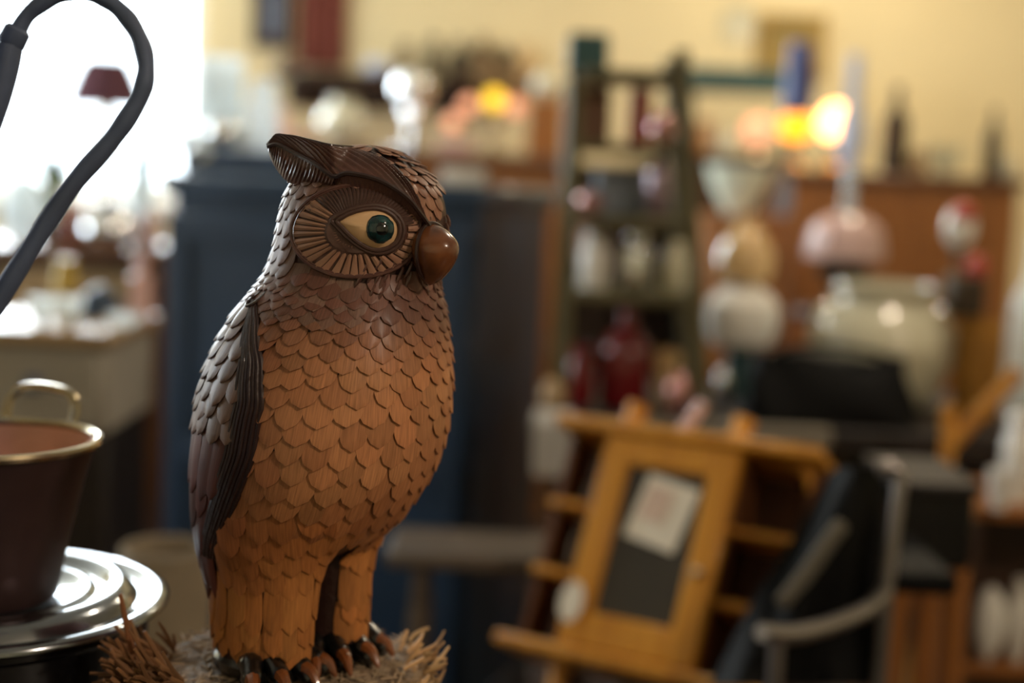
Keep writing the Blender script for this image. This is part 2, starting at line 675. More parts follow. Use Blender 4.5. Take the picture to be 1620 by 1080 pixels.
def opart(name, mb, mats, parent=None, **kw):
    mb.shift(-OLOC)
    return link(name, mb, mats, parent or owl, **kw)


def mirror(mb):
    """the same thing on the owl's other side"""
    c = TORSO.centre(365)
    r = MB()
    r.v = [p - OR * (2 * (p - c).dot(OR)) for p in mb.v]
    r.f = [tuple(reversed(f)) for f in mb.f]
    r.m, r.c, r.uv = list(mb.m), list(mb.c), list(mb.uv)
    return r


core_mb = loft_mesh(TORSO, 90, 72)
BVH = BVHTree.FromPolygons([tuple(p) for p in core_mb.v], core_mb.f)
body = opart('body', core_mb, m_core)


def hit(px, py, off=0.0):
    """the point of the owl's surface seen at a pixel, lifted off by off"""
    loc, n, i, d = BVH.ray_cast(CAM_POS, ray(px, py).normalized())
    if loc is None:
        p = onplane(px, py)
        return p
    c = TORSO.centre(max(TORSO.y0, min(TORSO.y1, py)))
    c = Vector((c.x, c.y, loc.z * .8 + c.z * .2))
    if n.dot(loc - c) < 0:
        n = -n
    return loc + n * off


DISC_C, DISC_A, DISC_B, DISC_ROT = (564, 366), 98, 71, math.radians(-3)


def disc_px(a, r):
    ca, sa = math.cos(DISC_ROT), math.sin(DISC_ROT)
    x, y = DISC_A * r * math.cos(a), DISC_B * r * math.sin(a)
    return DISC_C[0] + x * ca - y * sa, DISC_C[1] + x * sa + y * ca


def in_disc(P, k=1.0):
    for Q in (P, P - OR * (2 * (P - TORSO.centre(365)).dot(OR))):
        if (Q - TORSO.centre(365)).dot(OR) < 0:
            continue
        x, y = to_px(Q)
        if ((x - DISC_C[0]) / DISC_A) ** 2 + ((y - DISC_C[1]) / DISC_B) ** 2 < k * k:
            return True
    return False


def wing_edge(y):
    return math.radians(np.interp(y, [470, 500, 560, 620, 700, 760, 820, 900, 980], [108, 98, 85, 79, 80, 85, 91, 102, 118]))


# ---- breast feathers: rows of rounded chips
breast = MB()
ys = [428]
while ys[-1] < 776:
    y = ys[-1]
    ys.append(y + np.interp(y, [440, 520, 600, 720, 840], [14, 18, 27, 32, 33]))
for ri, y in reversed(list(enumerate(ys))):
    rad = (TORSO(y, 0) - TORSO(y, PI)).length / 2
    w = np.interp(y, [440, 520, 600, 720, 840], [.0150, .0175, .0205, .0205, .0185])
    n = int(2 * PI * rad / (w * .86))
    for k in range(n):
        ph = 2 * PI * (k + .5 * (ri % 2) + RND.uniform(-.14, .14)) / n
        phn = (ph + PI) % (2 * PI) - PI
        yy = y + RND.uniform(-4, 4)
        if abs(phn) > wing_edge(yy + 20) - .03 and yy > 468:
            continue
        if in_disc(TORSO(yy, ph), 1.02) or in_disc(TORSO(yy + 12, ph), .90):
            continue
        s = min(1, max(0, (abs(phn) - .75) / .8))
        t = min(1, max(0, (y - 470) / 90))
        c = Vector(C_NECK).lerp(Vector(C_CHEST), t).lerp(Vector(C_SIDE), s * .6 * (t if y < 700 else 1))
        if y > 700:
            c = c.lerp(Vector(lin('8f5730')), min(1, (y - 700) / 120))
        l = np.interp(y, [440, 520, 600, 720, 840], [.0145, .0175, .0230, .0262, .028])
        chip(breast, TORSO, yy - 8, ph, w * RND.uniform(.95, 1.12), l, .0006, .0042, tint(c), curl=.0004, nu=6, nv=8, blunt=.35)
# the lower belly and thighs: chips on the surface that blends the belly into both legs
BC0 = TORSO.centre(815)


def far_hit(c, ca, cr, d):
    """distance from BC0 along d (unit, horizontal) to the far side of the ellipse with centre c and half axes ca (forward), cr (sideways); 0 if missed"""
    p = BC0 - c
    pf, pr, df, dr = p.dot(OF) / ca, p.dot(OR) / cr, d.dot(OF) / ca, d.dot(OR) / cr
    A, B, C = df * df + dr * dr, pf * df + pr * dr, pf * pf + pr * pr - 1
    D = B * B - A * C
    return 0 if D <= 0 else max(0, (-B + math.sqrt(D)) / A)


def PELVIS(y, ph, off=0.0):
    d = OF * math.cos(ph) + OR * math.sin(ph)
    r = []
    for S in (TORSO, LEG_N, LEG_F):
        yy = min(max(y, S.y0), S.y1)
        c = S.centre(yy)
        a, b = (S(yy, 0) - c).length, (S(yy, PI / 2) - c).length
        if S is TORSO:
            k = max(.05, 1 - max(0, y - S.y1) / 30)
            a, b = a * k, b * k
        r.append(far_hit(Vector((c.x, c.y, BC0.z)), a, b, d))
    m = r[0]
    for q in r[1:]:
        m = .5 * (m + q + math.sqrt((m - q) ** 2 + .011 ** 2)) - .0012
    z = ENVL(y, 0).z
    return Vector((BC0.x, BC0.y, z)) + d * (m + off)


PELVIS.y0, PELVIS.y1 = 700, 1000
PELVIS.centre = lambda y: Vector((BC0.x, BC0.y, ENVL(y, 0).z))
for ri, (y, l, w) in reversed(list(enumerate(((779, .029, .0195), (806, .031, .0190), (834, .034, .0180), (862, .036, .0165))))):
    n = int(2 * PI * .070 / (w * .80))
    for k in range(n):
        ph = 2 * PI * (k + .5 * (ri % 2) + RND.uniform(-.14, .14)) / n
        phn = (ph + PI) % (2 * PI) - PI
        yy = y + RND.uniform(-5, 5)
        if abs(phn) > wing_edge(yy + 15) - .02:
            continue
        if y > 850 and abs(phn) < math.radians(24) or y > 825 and abs(phn) < math.radians(12):
            continue
        c = Vector(lin('9a5f36')).lerp(Vector(C_LEG), (y - 779) / 90)
        s_ = min(1, max(0, (abs(phn) - .9) / .7))
        c = c.lerp(Vector(C_SIDE), .45 * s_)
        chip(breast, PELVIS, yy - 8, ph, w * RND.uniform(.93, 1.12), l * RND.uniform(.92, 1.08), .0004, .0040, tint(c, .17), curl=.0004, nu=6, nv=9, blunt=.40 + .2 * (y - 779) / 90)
opart('breast_feathers', breast, m_chip)

# ---- head feathers
headf = MB()
ys = [247]
while ys[-1] < 452:
    y = ys[-1]
    ys.append(y + np.interp(y, [240, 300, 380, 460], [8, 15, 22, 22]))
for ri, y in reversed(list(enumerate(ys))):
    rad = (TORSO(y, 0) - TORSO(y, PI)).length / 2
    w = np.interp(y, [240, 300, 360, 460], [.0085, .0120, .0145, .0155])
    n = max(5, int(2 * PI * rad / (w * .80)))
    for k in range(n):
        ph = 2 * PI * (k + .5 * (ri % 2) + RND.uniform(-.16, .16)) / n
        phn = (ph + PI) % (2 * PI) - PI
        front = abs(phn) < math.radians(38)
        yy = y + RND.uniform(-4, 4)
        if in_disc(TORSO(yy, ph), 1.03) or in_disc(TORSO(min(yy + 14, 480), ph), .97):
            continue
        if front and y > 335:
            continue
        c = Vector(C_HEAD)
        ww, l = w * RND.uniform(.9, 1.15), np.interp(y, [240, 300, 380, 460], [.0095, .0165, .0235, .0235])
        if front:
            ww, l, c = ww * .72, l * .75, Vector(lin('8d6550'))
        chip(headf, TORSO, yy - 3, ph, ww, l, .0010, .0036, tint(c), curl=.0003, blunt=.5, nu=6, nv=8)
# crown cap
for k in range(40):
    ph, q = RND.uniform(0, 2 * PI), RND.uniform(232, 240)
    chip(headf, TORSO, q, ph, .009, .011, .0012, .003, tint(lin('8d6550')), nu=4, nv=6)
opart('head_feathers', headf, m_chip)

# chin: fine strands under the beak
chin = MB()
for k in range(46):
    ph = math.radians(RND.uniform(-44, 44))
    y = RND.uniform(395, 440)
    pts = [TORSO(y + 26 * t, ph + .06 * t * math.copysign(1, ph), .0012 + .0016 * math.sin(PI * t)) for t in (0, .25, .5, .75, 1)]
    tube(chin, pts, [.0009, .0012, .0012, .001, .0004], 5)
for k in range(60):
    ph = math.radians(RND.uniform(-40, 40))
    y = RND.uniform(330, 400)
    pts = [TORSO(y + 20 * t, ph, .001 + .0012 * math.sin(PI * t)) for t in (0, .33, .66, 1)]
    tube(chin, pts, [.0008, .0012, .0012, .0005], 5)
opart('chin_strands', chin, m_brow)

# ---- eye discs, eyes, brows: built on the near side, mirrored to the far side
EYE = [(537, 351), (547, 343), (562, 336), (578, 332), (594, 331), (609, 335), (621, 344), (628, 357), (627, 372), (619, 384), (605, 391),
       (589, 392), (573, 385), (558, 374), (546, 362)]

disc = MB()
NA, rings = 72, [(.44, .0042), (.62, .0012), (.80, .0016), (.97, .0020), (1.01, .0012)]
vs, fs = [], []
for r, off in rings:
    for a in range(NA):
        vs.append(hit(*disc_px(2 * PI * a / NA, r), off))
for i in range(len(rings) - 1):
    for a in range(NA):
        b = (a + 1) % NA
        fs.append((i * NA + a, i * NA + b, (i + 1) * NA + b, (i + 1) * NA + a))
fs.append(tuple(reversed(range(NA))))
disc.add(vs, [f[::-1] for f in fs])
spoke = MB()
NS = 38


def in_eye(x, y):
    dx, dy = (x - 588) / 1.32 + 588, (y - 361) / 1.36 + 361
    c, n = False, len(EYE)
    for i in range(n):
        (x1, y1), (x2, y2) = EYE[i], EYE[(i + 1) % n]
        if (y1 > dy) != (y2 > dy) and dx < (x2 - x1) * (dy - y1) / (y2 - y1) + x1:
            c = not c
    return c


for k in range(NS):
    a = 2 * PI * (k + RND.uniform(-.12, .12)) / NS
    h = .41 * 2 * PI / NS
    r1 = .965
    r0 = .2
    while r0 < .85 and in_eye(*disc_px(a, r0)):
        r0 += .02
    r0 = max(r0, .3)
    if math.sin(a) < (-.80 if math.cos(a) < 0 else -.40):
        continue
    vs = []
    for i in range(5):
        r = r0 + (r1 - r0) * i / 4
        hh = h * (.62 + .38 * r)
        for j in (-1, 0, 1):
            vs.append(hit(*disc_px(a + j * hh, r), .0030 + .0006 * (1 - j * j)))
    vs2 = [hit(*disc_px(a + j * h * (.62 + .38 * (r0 + (r1 - r0) * i / 4)), r0 + (r1 - r0) * i / 4), .0008) for i in range(5) for j in (-1, 0, 1)]
    fs = []
    for i in range(4):
        for j in range(2):
            fs.append((i * 3 + j, i * 3 + j + 1, (i + 1) * 3 + j + 1, (i + 1) * 3 + j))
    rim = [0, 1, 2, 5, 8, 11, 14, 13, 12, 9, 6, 3, 0]
    for p, q in zip(rim, rim[1:]):
        fs.append((q, p, p + 15, q + 15))
    n = (vs[1] - vs[0]).cross(vs[3] - vs[0])
    if n.dot(CAM_POS - vs[0]) < 0:
        fs = [f[::-1] for f in fs]
    spoke.add(vs + vs2, fs, 0, tint(lin('9c7560'), .14), [(RND.random() + j * .002, i * .006) for i in range(5) for j in range(3)] * 2)
rim = MB()
tube(rim, [hit(*disc_px(2 * PI * a / 90, 1.0), .0024) for a in range(90)], .0017, 8, closed=True)
tube(rim, [hit(*disc_px(2 * PI * a / 90, .955), .0030) for a in range(90)], .0006, 6, closed=True)
# hatching: fine dark cords that fill the gaps and the socket above the eye
sock = MB()
for k in range(30):
    a = math.radians(-128 + 118 * k / 29)
    pts = [hit(*disc_px(a + .03 * math.sin(3 * t), .52 + .44 * t), .0020 + .001 * math.sin(PI * t)) for t in (0, .25, .5, .75, 1)]
    tube(sock, pts, .0013, 6)

ec = Vector((588, 361))
eye = MB()
outl = smooth_path([Vector((x, y, 0)) for x, y in EYE], 4, closed=True)
K = len(outl)
vs = []
RG = [1.0, .88, .7, .5, .3]
for r in RG:
    for p in outl:
        q = ec + (Vector((p.x, p.y)) - ec) * r
        vs.append(hit(q.x, q.y, .0030 + .0055 * (1 - r * r)))
vs.append(hit(ec.x, ec.y, .0085))
fs = []
for i in range(len(RG) - 1):
    for a in range(K):
        b = (a + 1) % K
        fs.append((i * K + a, i * K + b, (i + 1) * K + b, (i + 1) * K + a))
for a in range(K):
    fs.append(((len(RG) - 1) * K + a, (len(RG) - 1) * K + (a + 1) % K, len(RG) * K))
n = (vs[1] - vs[0]).cross(vs[K] - vs[0])
if n.dot(CAM_POS - vs[0]) < 0:
    fs = [f[::-1] for f in fs]
eye.add(vs, fs)
lid = MB()
tube(lid, [hit(p.x, p.y, .0042) for p in outl], .0016, 8, closed=True)
lid2 = MB()
tube(lid2, [hit(ec.x + (p.x - ec.x) * 1.16, ec.y + (p.y - ec.y) * 1.16, .0034) for p in outl], .0017, 8, closed=True)
lid.add(lid2.v, lid2.f)


def dome(cx, cy, rp, h0, h1, flat=.0):
    mb = MB()
    vs, fs = [], []
    n, rr = 36, [1, .96, .82, .6, .35]
    for r in rr:
        for a in range(n):
            t = 2 * PI * a / n
            vs.append(hit(cx + rp * r * math.cos(t), cy + rp * r * math.sin(t), h0 + (h1 - h0) * math.sqrt(max(0, 1 - r * r))))
    vs.append(hit(cx, cy, h1))
    for i in range(len(rr) - 1):
        for a in range(n):
            b = (a + 1) % n
            fs.append((i * n + a, i * n + b, (i + 1) * n + b, (i + 1) * n + a))
    for a in range(n):
        fs.append(((len(rr) - 1) * n + a, (len(rr) - 1) * n + (a + 1) % n, len(rr) * n))
    nn = (vs[1] - vs[0]).cross(vs[n] - vs[0])
    if nn.dot(CAM_POS - vs[0]) < 0:
        fs = [f[::-1] for f in fs]
    mb.add(vs, fs)
    return mb


iris = dome(598, 361, 20, .0072, .0118)
pupil = dome(599, 361, 9, .0108, .0126)

# brow: a broad feather from the raised ear tip to the beak, with a rib and slanting striations
TOPL = [(423, 229), (436, 217), (458, 215), (490, 222), (525, 230), (560, 237), (600, 251), (635, 279), (658, 315), (672, 352)]
RIB = [(424, 232), (440, 229), (470, 244), (500, 260), (528, 279), (556, 288), (596, 297), (632, 316), (655, 339), (673, 362)]
LOW = [(425, 244), (436, 266), (456, 288), (490, 296), (522, 297), (556, 303), (598, 312), (632, 332), (654, 350), (674, 366)]
LIFT = [.0, .0, .001, .004, .0065, .0075, .0075, .0065, .005, .003]     # rib off the head
EARX = [.030, .028, .022, .012, .004, 0, 0, 0, 0, 0]                      # the ear leaves the head: extra towards the side


def brow_pt(row, i, lift):
    x, y = row[i]
    if i <= 4:
        # away from the head: held by depth instead of the surface
        ref = hit(528, 285)
        dep = (ref - CAM_POS).dot(FWD) + [.030, .026, .018, .009, .002][i]
        p = at(x, y, dep - lift)
        return p
    return hit(x, y, lift)


def resample(pts, sub):
    return smooth_path(pts, sub)


SUB = 22
up_e = resample([brow_pt(TOPL, i, .0015) for i in range(10)], SUB)
rb_e = resample([brow_pt(RIB, i, LIFT[i] + .006 * (1 if i < 4 else .4)) for i in range(10)], SUB)
lo_e = resample([brow_pt(LOW, i, .0) for i in range(10)], SUB)
back = resample([brow_pt([(a[0] + 6, (a[1] + b[1]) / 2) for a, b in zip(TOPL, LOW)], i, -.016 if i < 4 else -.004) for i in range(10)], SUB)
NR = len(rb_e)
brow = MB()
NU = 44
vs, fs = [], []
for i in range(NR):
    ring = []
    f = i / (NR - 1)
    for j in range(NU):                              # upper face: top edge -> rib, bulging
        t = j / (NU - 1)
        # slanting striations run from the rib forward and up
        q = up_e[i].lerp(rb_e[i], t)
        bul = .0045 * math.sin(PI * t) * min(1, 6 * (1 - f)) * min(1, 8 * f + .2)
        stri = .0014 * math.sin(2 * PI * (f * 17 - t * 6.0)) * max(0, math.sin(PI * t)) ** .5
        d = (CAM_POS - q).normalized() * .6 + UPZ * .8
        ring.append(q + d * (bul + stri))
    rib_n = (CAM_POS - rb_e[i]).normalized()
    ring.append(rb_e[i] + rib_n * .0016)
    for j in range(1, 8):                            # lower face: rib -> low edge, ribbed across on the ear
        t = j / 7
        q = rb_e[i].lerp(lo_e[i], t)
        stri = .0010 * math.sin(2 * PI * f * 52) * math.sin(PI * t) * (1 if f < .5 else .4)
        bul = .005 * math.sin(PI * t) * (1 if f < .45 else .1)
        ring.append(q + rib_n * (bul + stri))
    ring.append(back[i])
    vs += ring
KR = NU + 1 + 7 + 1
for i in range(NR - 1):
    for j in range(KR):
        k = (j + 1) % KR
        fs.append((i * KR + j, i * KR + k, (i + 1) * KR + k, (i + 1) * KR + j))
fs.append(tuple(reversed(range(KR))))
fs.append(tuple(range((NR - 1) * KR, NR * KR)))
brow.add(vs, [f[::-1] for f in fs])
ribm = MB()
tube(ribm, [p + (CAM_POS - p).normalized() * .0016 for p in rb_e], [.0016] * NR, 6)
EDGE = MB()
tube(EDGE, [p + (CAM_POS - p).normalized() * .0006 for p in up_e], [.0011] * NR, 6)
ribm.add(EDGE.v, EDGE.f)

for far in (False, True):
    g = (lambda m: mirror(m)) if far else (lambda m: m)
    def far_drop(m):
        if far:
            for p in m.v:
                p.z -= .006
        return m
    d = opart('eye_disc', g(disc), m_disc)
    s_ = opart('disc_spokes', g(spoke), m_chip, d); s_.location = (0, 0, 0)
    opart('disc_rim', g(rim), m_brow, d)
    opart('socket_cord', g(sock), m_sock, d)
    e = opart('eye', g(eye), m_cream, label='cream almond eye')
    opart('iris', g(iris), m_iris, e, label='teal glass iris')
    opart('pupil', g(pupil), m_pupil, e)
    opart('eyelid', g(lid), m_sock, e)
    b = opart('brow_tuft', far_drop(g(brow)), m_brow, sharp=60)
    opart('rib', far_drop(g(ribm)), m_dark, b)

# beak: a glossy rounded nut with a downward tip
bk = MB()
bc = (TORSO(385, 0) + OF * .0075 + UPZ * .0035)
vs, fs = [], []
NB, MBk = 28, 20
for i in range(MBk + 1):
    t = i / MBk
    z = np.interp(t, [0, .5, 1], [.0185, .002, -.0225])
    r = .0156 * math.sin(PI * t) ** .55 * (1.0 if t < .5 else 1 - .16 * (t - .5) * 2)
    fwd = .004 * math.sin(PI * t) - .0015 * t + (.004 * (t - .5) if t > .5 else 0)
    for a in range(NB):
        p = 2 * PI * a / NB
        vs.append(bc + UPZ * (z - .0045) + OF * (fwd + r * 1.12 * math.cos(p)) + OR * (r * .95 * math.sin(p)))
for i in range(MBk):
    for a in range(NB):
        b = (a + 1) % NB
        fs.append((i * NB + a, (i + 1) * NB + a, (i + 1) * NB + b, i * NB + b))
bk.add(vs, fs)
bkp = opart('beak', bk, m_beak, label='glossy brown nut-like beak')
seam = MB()
tube(seam, [bc + UPZ * (-.0045 + .0188 * math.cos(a)) + OF * (.0005 + .002 * math.sin(a) ** 2) + OR * (.0163 * math.sin(a)) for a in [2 * PI * k / 40 for k in range(40)]],
     .0013, 6, closed=True)
opart('beak_rim', seam, m_dark, bkp)

# ---- wings
for sg in (1, -1):
    def W(y, ph, off=0.0):
        return ENVL(y, sg * ph, off)
    W.y0, W.y1, W.centre = ENVL.y0, ENVL.y1, ENVL.centre
    wm = MB()
    vs, fs = [], []
    NY, NP = 46, 20
    for i in range(NY):
        y = 468 + (985 - 468) * i / (NY - 1)
        e0 = wing_edge(y) + .02
        e1 = math.radians(np.interp(y, [468, 560, 760, 900, 985], [150, 172, 174, 168, 140]))
        for j in range(NP):
            t = j / (NP - 1)
            edge = min(1, t * 7, (1 - t) * 7, i / 2.0, (NY - 1 - i) / 2.0)
            vs.append(W(y, e0 + (e1 - e0) * t, -.003 + .0055 * math.sqrt(max(0, edge))))
        
    for i in range(NY - 1):
        for j in range(NP - 1):
            fs.append((i * NP + j, (i + 1) * NP + j, (i + 1) * NP + j + 1, i * NP + j + 1))
    wm.add(vs, fs if sg > 0 else [f[::-1] for f in fs], 0, (1, 1, 1))
    wing = opart('wing', wm, m_core)
    wf = MB()
    # long dark primaries first
    for y, l in ((800, .085), (745, .080), (700, .070), (655, .060)):
        n = 9
        for k in range(n):
            e0, e1 = wing_edge(y) + .20, math.radians(173)
            ph = e0 + (e1 - e0) * (k + RND.uniform(-.2, .2)) / (n - 1)
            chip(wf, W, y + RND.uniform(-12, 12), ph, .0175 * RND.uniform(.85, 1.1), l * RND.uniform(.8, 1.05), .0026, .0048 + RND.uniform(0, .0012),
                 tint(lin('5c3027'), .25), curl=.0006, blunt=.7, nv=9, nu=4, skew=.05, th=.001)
    ys = [636, 608, 580, 552, 526, 502, 478]
    for ri, y in enumerate(ys):
        e0, e1 = wing_edge(y + 12) + .13, math.radians(np.interp(y, [470, 560], [168, 176]))
        rad = (ENVL(y, 0) - ENVL(y, PI)).length / 2
        n = max(3, int((e1 - e0) * rad / .0160))
        for k in range(n + 1):
            ph = e0 + (e1 - e0) * (k + .5 * (ri % 2) + RND.uniform(-.15, .15)) / (n + .5)
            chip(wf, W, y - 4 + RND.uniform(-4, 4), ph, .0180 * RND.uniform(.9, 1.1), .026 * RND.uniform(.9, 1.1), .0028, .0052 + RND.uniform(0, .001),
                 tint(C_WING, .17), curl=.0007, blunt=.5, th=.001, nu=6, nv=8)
    opart('wing_feathers', wf, m_chip, wing)
    wc = MB()
    for k in range(8):
        pts = []
        for i in range(36):
            y = 474 + (880 - 474) * i / 35
            sp = np.interp(y, [474, 500, 560, 900], [.25, .55, .8, 1.0])
            pts.append(W(y, wing_edge(y) + math.radians(-13 + 26 * k / 7) * sp * .62, .0022 + .0018 * math.sin(PI * (k + .5) / 8) + .0004 * (k % 2)))
        tube(wc, pts, .00175, 6, ref=OF)
    lp = [W(470 + 24 * math.sin(a * 1.0) * .5, wing_edge(475) + .07 * math.cos(a), .004 + .003 * math.sin(a)) for a in [2 * PI * k / 16 for k in range(16)]]
    tube(wc, lp, .0012, 6, closed=True)
    opart('wing_cord', wc, m_dark, wing)

# ---- legs
for S, inner in ((LEG_N, -PI / 2), (LEG_F, PI / 2)):
    leg = opart('leg', loft_mesh(S, 26, 40), m_core)
    lf = MB()
    for y, l in ((968, .034), (928, .040), (896, .042)):
        n = 17 if y > 840 else 16
        for k in range(n):
            ph = 2 * PI * (k + RND.uniform(-.2, .2)) / n
            di = abs((ph - inner + PI) % (2 * PI) - PI)
            if di < math.radians(58):
                continue
            yy = y + RND.uniform(-10, 10)
            ll = l * RND.uniform(.85, 1.1)
            if y > 960:
                yy, ll = 965, (S.y1 + RND.uniform(0, 6) - 965) * PXM * 1.02
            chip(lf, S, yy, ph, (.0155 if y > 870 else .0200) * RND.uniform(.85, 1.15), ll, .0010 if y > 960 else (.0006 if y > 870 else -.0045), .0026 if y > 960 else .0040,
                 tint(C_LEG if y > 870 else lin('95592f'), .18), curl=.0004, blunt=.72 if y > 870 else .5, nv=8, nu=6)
    opart('leg_feathers', lf, m_chip, leg)

# ---- tail
tl = MB()
vs, fs = [], []
for i in range(14):
    t = i / 13
    y = 800 + 215 * t
    p = ENVL.centre(min(y, 1000)) - OF * (.050 - .014 * t)
    hw, hd = .040 * (1 - .45 * t), .016 * (1 - .45 * t)
    for a in range(20):
        q = 2 * PI * a / 20
        vs.append(p + OR * (hw * math.cos(q) + .0008 * math.sin(9 * q)) - OF * (hd * math.sin(q)))
for i in range(13):
    for a in range(20):
        b = (a + 1) % 20
        fs.append((i * 20 + a, (i + 1) * 20 + a, (i + 1) * 20 + b, i * 20 + b))
fs += [tuple(range(20)), tuple(reversed(range(260, 280)))]
tl.add(vs, [f[::-1] for f in fs])
opart('tail', tl, m_dark)

# ---- feet: a dark foot with four toes ending in brown claws
for S in (LEG_N, LEG_F):
    ft = MB()
    c = S.centre(S.y1)
    c.z = Z_BASE
    vs, fs = [], []
    prof = [(.030, 0), (.034, .004), (.034, .010), (.028, .0165), (.012, .018), (0, .018)]
    lathe(ft, prof, 28, (0, 0, 0))
    ft.v = [c + OF * (p.x * 1.18) + OR * (p.y * .86) + UPZ * p.z for p in ft.v]
    foot = opart('foot', ft, m_foot)
    for k, (sp, ln) in enumerate(((-.12, .038), (.14, .046), (.40, .048), (.66, .043))):
        d = (OF * math.cos(sp) + OR * math.sin(sp)).normalized()
        st = c + OR * (.018 * (k - 1.5) / 1.5) + OF * .008
        toe = MB()
        P = smooth_path([st + UPZ * .013, st + d * (ln * .45) + UPZ * .0165, st + d * (ln * .8) + UPZ * .010, st + d * ln + UPZ * .0055], 5)
        tube(toe, P, [.0095 - .0035 * i / (len(P) - 1) + .0006 * math.sin(i * 1.6) for i in range(len(P))], 10)
        tp = opart('toe', toe, m_foot, foot)
        cl = MB()
        P = smooth_path([st + d * (ln * .82) + UPZ * .0125, st + d * (ln * 1.0) + UPZ * .011, st + d * (ln * 1.18) + UPZ * .003], 5)
        tube(cl, P, [.0058 * (1 - .8 * (i / (len(P) - 1)) ** 1.5) for i in range(len(P))], 8)
        opart('claw', cl, m_claw, foot)

# ---- stump with its ragged fringe of fibres
st = MB()
bc0 = Vector((owl_c.x + .0, owl_c.y + .005, 0))
hB = Z_BASE - .80
NA = 64
vs, fs = [], []
prof = [(.094, 0), (.100, .01), (.098, hB * .5), (.099, hB - .012), (.094, hB - .003), (.080, hB - .001), (.05, hB), (.0001, hB)]
for i, (r, z) in enumerate(prof):
    for a in range(NA):
        q = 2 * PI * a / NA
        rr = r * (1 + (.035 * math.sin(5 * q + 1) + .02 * math.sin(11 * q)) * (r > .06))
        vs.append(Vector((bc0.x + rr * math.cos(q), bc0.y + rr * math.sin(q), .80 + z)))
for i in range(len(prof) - 1):
    for a in range(NA):
        b = (a + 1) % NA
        fs.append((i * NA + a, i * NA + b, (i + 1) * NA + b, (i + 1) * NA + a))
fs.append(tuple(reversed(range(NA))))
st.add(vs, fs)
base = opart('stump', st, m_log, label='fibrous grey-brown stump')
fr = MB()


POTC = pt(-20, 1.125, .948)


def strand(p, d, ln, r, col, bend=.2):
    e = p + d * ln
    if math.hypot(e.x - POTC.x, e.y - POTC.y) < .152 or math.hypot(p.x - POTC.x, p.y - POTC.y) < .150:
        return
    side = d.cross(UPZ)
    side = side.normalized() if side.length > 1e-4 else Vector((1, 0, 0))
    bd = side * RND.uniform(-bend, bend) + UPZ * RND.uniform(-bend, bend * .6)
    pts = [p + d * (ln * t) + bd * (ln * t * t) for t in (0, .35, .7, 1)]
    tube(fr, pts, [r * .9, r, r * .9, r * RND.uniform(.35, .8)], 5, col=col, flat=RND.uniform(.45, 1))


# direction that points to the camera's left from the stump's axis: the two thick tufts and the thin rim all round
for k in range(330):
    q = RND.uniform(0, 2 * PI)
    rr = RND.uniform(.086, .100)
    p = Vector((bc0.x + rr * math.cos(q), bc0.y + rr * math.sin(q), Z_BASE - RND.uniform(.004, .03)))
    d = Vector((math.cos(q + RND.uniform(-.6, .6)), math.sin(q + RND.uniform(-.6, .6)), RND.uniform(-.1, .75))).normalized()
    strand(p, d, RND.uniform(.006, .014), RND.uniform(.0009, .0018), tint(lin('a5865f'), .3), .5)
for k in range(420):                                # left tuft: brown, pushed out and up
    q = PI + RND.gauss(.44, .26)
    rr = RND.uniform(.086, .118)
    p = Vector((bc0.x + rr * math.cos(q), bc0.y + rr * math.sin(q), Z_BASE - RND.uniform(-.004, .045)))
    d = Vector((math.cos(q) * RND.uniform(.3, 1), math.sin(q) * .6 + RND.uniform(-.5, .35), RND.uniform(.05, 1.0))).normalized()
    strand(p, d, RND.uniform(.020, .038), RND.uniform(.0014, .0026), tint(lin('7a5638'), .35), .35)
strand(Vector((bc0.x - .108, bc0.y - .03, Z_BASE - .005)), Vector((-.18, -.1, 1)).normalized(), .060, .0026, lin('8a5a3a'), .02)
for k in range(120):                                # right tuft: pale
    q = RND.gauss(-.15, .32)
    rr = RND.uniform(.082, .104)
    p = Vector((bc0.x + rr * math.cos(q), bc0.y + rr * math.sin(q), Z_BASE - RND.uniform(-.002, .04)))
    d = Vector((math.cos(q) * RND.uniform(.2, 1), math.sin(q) * .6 + RND.uniform(-.4, .4), RND.uniform(.1, 1.0))).normalized()
    strand(p, d, RND.uniform(.007, .021), RND.uniform(.0011, .0023), tint(lin('bd9a70'), .3), .6)
for k in range(420):                                # matted fibres on top
    q, rr = RND.uniform(0, 2 * PI), .094 * math.sqrt(RND.random())
    a = RND.uniform(0, 2 * PI)
    strand(Vector((bc0.x + rr * math.cos(q), bc0.y + rr * math.sin(q), Z_BASE + .0004)), Vector((math.cos(a), math.sin(a), RND.uniform(.0, .16))), RND.uniform(.006, .017),
           RND.uniform(.0006, .0012), tint(lin('a48e74'), .4), .15)
fro = opart('fibre_fringe', fr, m_fibre, base)
fro['kind'] = 'stuff'

# ================================================================ THE COUNTER IN FRONT
m_counter = wood('dark_counter_wood', '2b1d16', '45301f', .4, .3, 1, 'X')
m_silver = mat('polished_silver', '8b9096', .15, 1, var=.04)
m_chrome = mat('bright_chrome', 'e8ebee', .10, 1, var=.02)
m_black = mat('black_enamel', '0d0d0f', .25, coat=.6)
m_copper_out = mat('shaded_copper', '4a3634', .42, .4, var=.25, vs=14)  # shade on the pan's outside is put into this dark base colour
m_copper_in = mat('hammered_copper', 'cf9b86', .32, .35, var=.15, vs=30, bump=.5, bs=34)
m_brass = mat('worn_brass', 'b3a588', .25, 1, var=.15)
m_iron = mat('dark_iron', '505c76', .6, .1, var=.2, vs=30)

